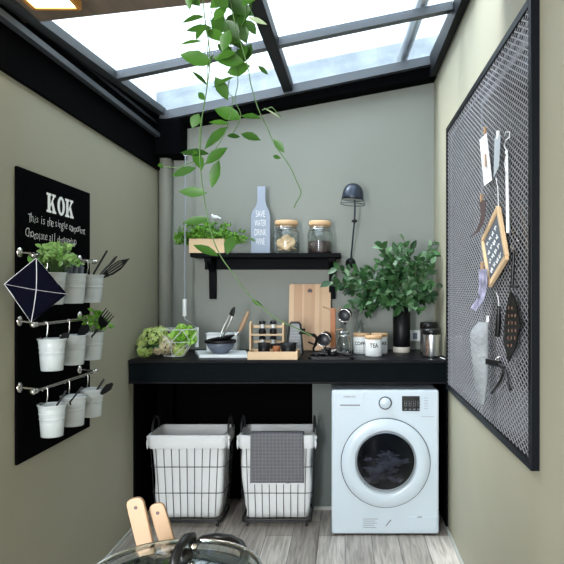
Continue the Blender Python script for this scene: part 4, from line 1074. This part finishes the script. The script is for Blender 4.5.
while c < Z1 + span:
    for s2 in (1, -1):
        q = clipline(c, s2)
        if q: m.bar((XM+(.0006*s2), q[0], q[1]), (XM+(.0006*s2), q[2], q[3]), (.0040 if s2 > 0 else .0020), .0022, up=(1,0,0))
    c += dz
m.build('expanded_mesh', M['meshmetal'], t)
XI = PX+.0165
for y in (3.50, 2.72): MB().bb(XI-.001, XR-.007, y-.012, y+.012, za+fw, 2.20 if y < 3 else 2.26).build('inner_bar', M['innerbar'], t)
MB().bb(XI-.003, XR-.007, ya+fw, 2.72, 2.188, 2.212).bb(XI-.003, XR-.007, ya+fw, 3.5, 2.25, 2.262).build('inner_bar', M['innerbar'], t)

# hanging things on the mesh
def quad(mb, pts, th):     # 4 points with thickness vector
    th = Vector(th); mb.hexa([Vector(p) for p in pts] + [Vector(p)+th for p in pts]); return mb
XH = .566
def clip(c, t, mt='spoonwood'):
    MB().box(c, (.010,.008,.030), Rz(.4)).build('clip', M[mt], t, bev=.001)
    MB().tube([Vector(c)+Vector((.0,0,.008)), Vector((PX+.002, c[1], c[2]+.012))], .0015, 5).build('pin', M['chrome'], t)
pts = [at(479.5,140,2.52), at(486.5,133,2.42), at(492,180,2.42), at(484,186,2.52)]
t = thing('hanging_tag', 'white slanted paper tag hanging on the mesh panel, topmost and farthest', 'tag', pts[3])
quad(MB(), pts, (.0015,.0015,0)).build('card', M['tagpaper'], t); clip((.545,2.46,2.02), t)
MB().bb(.546, .5475, 2.455, 2.475, 1.88, 1.93).build('tag_print', M['spoonwood'], t)
pts = [at(494.5,138,2.34), at(500.5,134,2.26), at(499,166,2.26), at(493.5,178,2.34)]
t = thing('hanging_tag', 'narrow grey paper tag hanging between the white tag and the white spoon', 'tag', pts[3])
quad(MB(), pts, (.0015,.0015,0)).build('card', M['frontgrey'], t); clip((.557,2.30,1.965), t, 'tagpaper')
# long white spoon
t = thing('long_spoon', 'long thin white spoon hanging from a white hook on the mesh panel', 'spoon', px3(508,234,.556))
MB().tube([px3(507,154,.556), px3(507,175,.556), px3(508,233,.556)], [.0035,.0055,.0065], 8).build('handle', M['enamel'], t)
MB().sphere(px3(506.5,152,.556), .009, 10, 6, (.6,1,1)).build('spoon_bowl', M['enamel'], t)
MB().tube([px3(506.5,150,.556), px3(504,146,.556), px3(506,140,.558), px3(509.5,137,.56), px3(509.5,132,.562), px3(506,132,.566), px3(504.5,136,.572)], .002, 6).build('hook', M['enamel'], t)
MB().tube([px3(506,156,.55), px3(504.8,165,.55), px3(506.5,176,.55)], .0015, 5).build('cord', M['tagpaper'], t)
# brown strap
t = thing('leather_strap', 'brown curved leather strap clipped on the mesh above the small chalkboard', 'strap', px3(480,230,.55))
L_ = [at(479,200,2.50), at(481,214,2.47), at(479,224,2.50), at(476,231,2.56), at(470,236.5,2.64)]; R_ = [at(485.5,200,2.40), at(485,214,2.40), at(483,224,2.44), at(478,232,2.53), at(470.5,237,2.64)]
m = MB()
for i in range(4): m.hexa([L_[i],R_[i],R_[i+1],L_[i+1]] + [p+Vector((.002,.001,0)) for p in (L_[i],R_[i],R_[i+1],L_[i+1])])
m.build('strap', M['brownleather'], t); clip(tuple(at(481.5,198,2.46)), t)
# small framed chalkboard
Tt, Lt, Bt, Rt = [Vector((.556, y, z)) for y, z in ((2.29,1.697),(2.546,1.60),(2.424,1.419),(2.17,1.514))]
t = thing('small_chalkboard', 'small wooden framed chalkboard hanging askew on the mesh panel', 'sign', Bt)
for a, b in ((Tt,Lt),(Lt,Bt),(Bt,Rt),(Rt,Tt)): MB().bar(a, b, .020, .014, up=(1,0,0)).build('frame_bar', M['woodh'], t, bev=.002)
quad(MB(), [Tt+Vector((.001,0,0)),Lt+Vector((.001,0,0)),Bt+Vector((.001,0,0)),Rt+Vector((.001,0,0))], (.004,0,0)).build('slate', M['cover'], t)
m = MB(); e1 = (Rt-Bt); e2 = (Lt-Bt)  # e1 toward viewer, e2 up-back
q = random.Random(8)
for row in range(4):
    for k in range(4):
        p0 = Bt + e2*(.2+.19*row) + e1*(.16+.17*k) - Vector((.001,0,0)); pts = []
        for j in range(6): pts.append(p0 + e1*(.024*j) + e2*(.05*math.sin(j*2.2+q.random()*2)))
        m.tube(pts, .0015, 5)
m.build('chalk_scribble', M['chalkwhite'], t)
MB().tube([Tt, px3(498,190,.556), px3(496,178,.562)], .0018, 6).build('string', M['tagpaper'], t)
# printed card lower
t = thing('curled_card', 'curled printed card clipped on the mesh below the small chalkboard', 'card', at(478,310,2.5))
L_ = [at(478.5,269,2.52), at(479,285,2.50), at(477.5,298,2.50), at(470.5,308,2.56)]; R_ = [at(487,269,2.40), at(487,285,2.40), at(484,300,2.42), at(476,311,2.48)]
m = MB()
for i in range(3): m.hexa([L_[i],R_[i],R_[i+1],L_[i+1]] + [p+Vector((.0015,.001,0)) for p in (L_[i],R_[i],R_[i+1],L_[i+1])])
m.build('card', M['photo'], t); clip(tuple(at(482,266,2.48)), t)
# black slotted turner
t = thing('slotted_turner', 'black slotted turner with a long handle hanging low on the mesh near its right edge', 'utensil', px3(510,360,.552))
MB().tube([px3(514,250,.556), px3(513,268,.555), px3(512,288,.554)], [.005,.006,.006], 8).build('handle', M['blackplastic'], t)
MB().tube([px3(508,286,.553), px3(517,287,.553)], .0045, 8).build('collar', M['blackplastic'], t)
bl = [px3(510,290,.554), px3(505,315,.554), px3(503,340,.554), px3(508,362,.554), px3(515,348,.554), px3(520,325,.554), px3(515,300,.554)]
MB().add(bl + [p+Vector((.004,0,0)) for p in bl], [tuple(range(7)), tuple(range(13,6,-1))] + [(i,(i+1)%7,7+(i+1)%7,7+i) for i in range(7)]).build('blade', M['blackceramic'], t)
m = MB()
for r_ in range(6):
    for k in range(2 if r_ in (0,5) else 3):
        p = px3(508.5+k*3.4-(.6 if r_ > 3 else 0), 308+r_*7.5, .5532); m.box(p, (.0015,.006,.010))
m.build('slots', M['orangeprint'], t)
MB().tube([px3(514,250,.556), px3(511,247,.558), px3(513,243,.56), px3(519,240,.562), px3(518,232,.564), px3(514,231,.566), px3(513,236,.572)], .002, 6).build('hook', M['chrome'], t)
t = tag(MB().tube([px3(499,306,.56), px3(498.5,322,.56), px3(497.5,336,.56)], [.005,.011,.010], 10).build('black_brush', M['blackplastic']), 'short black brush handle hanging between the oven mitt and the turner', 'brush')
MB().tube([px3(499,306,.56), px3(498,297,.566), px3(496,292,.572)], .0015, 5).build('cord', M['tagpaper'], t)
# oven mitt
t = thing('oven_mitt', 'grey quilted oven mitt hanging low on the mesh panel', 'oven mitt', px3(481,405,.55))
out = [(487,322),(479,324),(471,331),(470,342),(472,360),(474,380),(477,396),(481,404),(485,398),(488,380),(489,355),(489,335)]
# build as a puffy shape spanned between depth 2.35 and 2.45
m = MB(); cpx = 480.5; rings = []
for py in [322,326,332,340,352,364,376,388,398,404]:
    def xa_(py_, side):
        pts_ = [(479,322),(475,326),(470.5,332),(470,342),(472,360),(474,380),(477,396),(480.5,405)] if side < 0 else [(488,322),(489,335),(489,355),(488,380),(485,398),(481.5,405)]
        for (a, b) in zip(pts_, pts_[1:]):
            if a[1] <= py_ <= b[1]: return a[0] + (b[0]-a[0])*(py_-a[1])/(b[1]-a[1])
        return pts_[0][0]
    l_, r2 = at(xa_(py,-1), py, 2.50), at(xa_(py,1), py, 2.44)
    c_ = (l_+r2)/2; hw_ = (r2-l_)/2; ring_ = []
    for k in range(14):
        a = 2*math.pi*k/14; ring_.append(c_ + hw_*math.cos(a) + Vector((-.0,.035,0))*math.sin(a)*min(1, hw_.length/.02))
    rings.append(ring_)
vs = [v for r_ in rings for v in r_]
for v in vs: v.x = min(v.x, PX-.001)
m.add(vs, [(i*14+k,(i+1)*14+k,(i+1)*14+(k+1)%14,i*14+(k+1)%14) for i in range(len(rings)-1) for k in range(14)], True)
m.add(rings[0], [tuple(range(14))]); m.add(rings[-1], [tuple(range(14))[::-1]])
m.build('mitt', M['mitt'], t)
MB().tube([at(486.5,324,2.46), at(487,316,2.46), at(488.5,316,2.44), at(488,324,2.44)], .003, 6).build('hanging_loop', M['tagpaper'], t)
t = TG = thing('black_tongs', 'black tongs hanging sideways on the mesh beside the oven mitt', 'tongs', at(495,395,2.3))
MB().bar(at(487,361.5,2.38), at(500,364,2.28), .016, .022).build('grip', M['blackplastic'], t, bev=.003)
MB().tube([at(500,364,2.28), px3(504,368,.56), px3(501,380,.56), px3(492,393,.56)], .0045, 8).build('arm', M['blackplastic'], t)
MB().tube([at(500,364,2.28), px3(506,372,.562), px3(510,390,.562)], .0045, 8).build('arm', M['blackplastic'], t)

MB().tube([at(494,362.5,2.33), Vector((.560,2.33,1.15)), Vector((PX+.003,2.33,1.155))], .002, 6).build('hook', M['chrome'], TG)
# ------------------------------------------------------------------ trailing vine
VY = 1.75
t = thing('hanging_vine', 'trailing green vine hanging down from the ceiling in the foreground', 'plant', at(225,-60,VY))
pot = at(222, -75, 1.70)
MB().lathe(pot+Vector((0,0,-.02)), [(.0001,0),(.05,0),(.065,.08),(.068,.11),(.06,.11),(.055,.09),(.0001,.09)], 28).build('pot', M['terracotta'], t)
for k in range(3):
    a = k*2.09; MB().tube([pot+Vector((math.cos(a)*.066,math.sin(a)*.066,.09)), Vector((pot.x,pot.y,zs(pot.x)-.012))], .0012, 5).build('hanger_cord', M['branch'], t)
def vpt(px, py, d=0): return at(px, py, VY+d)
st = MB()
stems = [[(214,-50),(203,0),(206,25),(210,60),(205,100),(200,130),(200,160),(203,190),(210,228),(219,253),(234,275),(250,296),(262,307),(275,318),(296,328),(312,336)],
         [(236,-50),(232,10),(240,40),(248,68),(251,85),(258,108),(266,125),(275,145),(289,165),(297,182),(301,193),(296,203),(294,208)],
         [(226,-50),(222,0),(228,30),(232,60),(228,90),(233,100),(226,130),(215,150),(204,165)],
         [(240,-50),(246,0),(240,30),(236,62),(238,82),(235,100),(241,116),(233,133)],
         [(214,-50),(212,10),(208,40),(207,84),(203,110),(200,150)]]
for i, s_ in enumerate(stems):
    P = [vpt(x, y, (i-2)*.02) for x, y in s_]; P[0] = pot + Vector((.01*i-.02, -.03, .09))
    P.insert(1, pot + Vector((.03*i-.06, -.075, .105)))
    sm = []
    for k in range(len(P)-1):
        p0, p1, p2, p3 = P[max(k-1,0)], P[k], P[k+1], P[min(k+2,len(P)-1)]
        for u in (0,.25,.5,.75):
            sm.append(.5*((2*p1)+(-p0+p2)*u+(2*p0-5*p1+4*p2-p3)*u*u+(-p0+3*p1-3*p2+p3)*u**3))
    sm.append(P[-1]); st.tube(sm, .0016 if i < 2 else .0012, 6)
st.tube([vpt(200,158), vpt(190,163), vpt(176,168), vpt(163,166)], .0014, 6)
st.tube([vpt(262,110,-.02), vpt(272,107,-.02), vpt(281,117,-.03)], .0014, 6)
st.build('stems', M['stem'], t)
LV = [((204,17),(182,21),12),((212,28),(186,29),9),((216,36),(221,12),15),((206,30),(224,40),13),((203,41),(180,43),7),((212,63),(181,54),15),((208,68),(213,54),8),((207,85),(193,71),6),((215,77),(228,99),12),((234,77),(212,86),8),
 ((226,0),(252,14),15),((205,24),(196,38),8),((230,30),(222,50),12),((247,46),(236,62),12),((218,44),(232,54),10),((238,14),(222,26),13),((214,20),(226,6),11),((246,20),(256,34),9),((234,12),(246,42),17),((224,20),(238,40),15),((240,28),(250,2),13),((236,52),(217,58),12),((240,42),(220,40),9),((244,62),(214,57),14),((250,66),(227,72),14),((251,44),(242,62),12),((258,66),(268,74),5),((228,8),(214,-8),13),((222,-2),(204,-14),12),((200,6),(189,-6),9),((242,6),(258,-8),12),((222,34),(246,48),12),((210,8),(228,-4),12),((190,10),(187,-8),6),
 ((241,119),(215,108),14),((241,116),(260,117),9),((229,124),(209,121),7),((228,127),(204,147),13),((199,114),(192,127),10),((227,136),(240,136),6),((241,134),(260,139),9),((209,154),(181,151),10),((206,164),(226,147),12),((202,170),(194,150),10),((219,160),(211,187),11),((196,168),(171,175),9),((207,193),(179,191),10),((210,219),(183,222),9),((218,256),(194,244),9),((233,236),(227,253),11),((274,139),(284,152),7),((273,156),(280,158),4),((252,300),(262,306),4),((163,167),(158,165),6),((205,100),(198,92),6)]
m = MB(); q = random.Random(5)
for a, b, w_ in LV:
    d1 = q.uniform(-.05,.05); A = vpt(*a, d1); B = vpt(*b, d1+q.uniform(-.03,.02))
    m.leaf(A, B-A, (q.uniform(-.5,.5), -1, q.uniform(-.1,.9)), (B-A).length*1.04, w_*VY/F*1.12, .22, .08)
m.build('leaves', M['vine'], t)
m = MB(); A, B = vpt(248,17), vpt(267,24); m.leaf(A, B-A, (0,-1,.2), (B-A).length, .016, .2, .05); A, B = vpt(264,108), vpt(281,117); m.leaf(A, B-A, (.2,-1,.6), (B-A).length, .006, .2, .1)
m.build('pale_leaves', M['vinepale'], t)

# ------------------------------------------------------------------ near table with pan, glass lid and spatulas
TT = .80
t = thing('kitchen_table', 'dark table carrying the pan and glass lid at the bottom edge', 'table', (-.25, .95, 0))
MB().bb(-.62, .12, .70, 1.29, TT-.03, TT).build('table_top', M['tabletop'], t, bev=.004)
for x in (-.59, .09):
    for y in (.73, 1.26): MB().bb(x-.02, x+.02, y-.02, y+.02, 0, TT-.03).build('leg', M['tabletop'], t)
lc = at(174, 575, 1.02); lr = .141
t = PAN = thing('frying_pan', 'black pan with a round glass lid and raised curved grip at the bottom edge', 'pan', (lc.x, lc.y, TT))
MB().lathe((lc.x, lc.y, TT+.0005), [(.0001,0),(.118,0),(.130,.02),(.137,.125),(.134,.125),(.127,.02),(.115,.005),(.0001,.005)], 56).build('pan_body', M['blackceramic'], t)
hp = [at(196,543,1.15), at(203,538.5,1.17), at(216,536.5,1.18), at(230,538.5,1.17), at(240,544,1.15), at(245,553,1.12), at(243,563,1.09), at(236,569,1.06)]
hp = [at(193,552,1.14)] + hp
MB().tube(hp, [.006,.006,.0065,.007,.0075,.008,.0085,.0085,.007], 10).build('grip', M['blackplastic'], t)


MB().tube([hp[-1], Vector((lc.x+.128, lc.y+.02, lc.z-.03))], .009, 8).tube([hp[0], Vector((lc.x+.06, lc.y+.118, lc.z-.035))], .007, 8).build('grip_mount', M['blackplastic'], t)
t = MB().lathe(lc, [(lr-.002,0),(lr-.02,.010),(lr-.05,.020),(.05,.029),(.0001,.031)], 72, caps=False).build('glass_lid', M['lidglass'], PAN, solid=.003)
MB().lathe(lc, [(lr-.004,-.004),(lr,-.004),(lr+.002,-.001),(lr+.001,.004),(lr-.003,.006),(lr-.005,.003),(lr-.004,-.004)], 80, caps=False).build('steel_rim', M['chrome'], t)
kp = [(.010,-.016),(.011,.012),(.006,.038),(-.002,.052),(-.010,.046),(-.015,.02),(-.017,.0)]
kc = Vector((at(185,560,1.02).x, 1.02, lc.z+.031))
MB().lathe((kc.x,kc.y,kc.z-.004), [(.015,0),(.014,.008),(.008,.014),(.0001,.015)], 28).build('knob_base', M['blackplastic'], t)
kn = MB().tube([kc+Vector((-.006,-.045,.0)), kc+Vector((-.006,-.044,.012)), kc+Vector((-.004,-.020,.022)), kc+Vector((.0,.010,.025)), kc+Vector((.003,.034,.018)), kc+Vector((.004,.034,.002))], [.007,.0075,.0075,.0075,.0075,.007], 12).build('knob_loop', M['blackplastic'], t)
MB().lathe((kc.x+.014,kc.y,kc.z+.012), [(.0001,-.004),(.006,-.002),(.006,.006),(.0001,.008)], 14).build('knob_screw', M['chrome'], t)
# spatulas stand in a utensil pot behind the pan
ux, uy = at(160,640,1.17).x, 1.13
def handle(px, py, w_, lab, bpx, Y, Yb, zb_):
    top = at(px, py, Y); bot = Vector((at(bpx, 600, Y).x, Yb, zb_)); u = (top-bot).normalized(); s2 = Vector((1,0,0)); s2 = (s2-u*s2.dot(u)).normalized(); n2 = u.cross(s2); L = (top-bot).length
    t = thing('wooden_spatula', lab, 'spatula', bot, 'wooden spatulas standing behind the glass lid')
    poly = [(-w_*.42,0),(w_*.42,0)] + [(w_*.5,L-.03)] + [(w_*.5*math.cos(a)**.6 if math.cos(a) > 0 else -w_*.5*abs(math.cos(a))**.6, L-.014+.014*math.sin(a)) for a in [math.radians(10+20*k) for k in range(9)]] + [(-w_*.5,L-.03)]
    MB().prism(poly, bot, s2, u, n2*.009).build('handle', M['spoonwood'], t, bev=.002)
    nn = n2 if n2.y < 0 else -n2; off = n2*.009 if n2.y < 0 else Vector()
    hc = bot + u*(L-.018) + off + nn*.0006
    rot = Vector((0,-1,0)).rotation_difference(nn).to_matrix()
    MB().lathe(hc, [(.0001,0),(.0034,0),(.0034,.0004)], 16, 'y', mat=rot).build('hanging_hole', M['brownleather'], t)
lowz = .86
handle(133.5, 498.5, .034, 'taller wooden spatula handle standing behind the glass lid, the left one', 158, 1.20, 1.20, TT+.006)
handle(155, 504, .031, 'shorter wooden spatula handle standing behind the glass lid, the right one', 184, 1.215, 1.215, TT+.006)
tag(MB().lathe((-.335,1.222,TT+.0005), [(.0001,0),(.05,0),(.052,.045),(.048,.045),(.046,.004),(.0001,.004)], 32).build('utensil_crock', M['cream']), 'low crock holding the wooden spatulas behind the pan', 'crock')
# ------------------------------------------------------------------ camera, sky, lights
cam = bpy.data.cameras.new('camera'); co = bpy.data.objects.new('camera', cam); COL.objects.link(co)
co.location = (0, 0, EYE); co.rotation_euler = (math.pi/2, 0, 0)
cam.sensor_width = 36; cam.lens = F/564*36; cam.shift_x = -(CX-282)/564; cam.shift_y = (CY-282)/564; cam.clip_start = .05
S.camera = co
wd = bpy.data.worlds.new('sky'); S.world = wd; wd.use_nodes = True
bg = wd.node_tree.nodes['Background']; bg.inputs[0].default_value = (.86, .95, 1.0, 1); bg.inputs[1].default_value = 1.15
def area(name, loc, rot, sx, sy, e, col):
    l = bpy.data.lights.new(name, 'AREA'); l.shape = 'RECTANGLE'; l.size = sx; l.size_y = sy; l.energy = e; l.color = col
    o = bpy.data.objects.new(name, l); COL.objects.link(o); o.location = loc; o.rotation_euler = rot; return o
su = bpy.data.lights.new('hazy_sun', 'SUN'); su.energy = 2.6; su.angle = math.radians(35); su.color = (1, .98, .95)
so = bpy.data.objects.new('hazy_sun', su); COL.objects.link(so); so.rotation_euler = Vector((.62, -.03, -.80)).to_track_quat('-Z', 'Y').to_euler()
area('fill_lamp_left', (-1.18, -.75, 1.45), (math.radians(90), 0, math.radians(-58)), 1.1, 1.7, 88, (.95, .98, 1))  # added fill lamp behind the camera, brightens the right wall and machine
S.view_settings.view_transform = 'Standard'; S.view_settings.look = 'None'; S.view_settings.gamma = 1; S.view_settings.use_curve_mapping = False
S.view_settings.exposure = 1.76
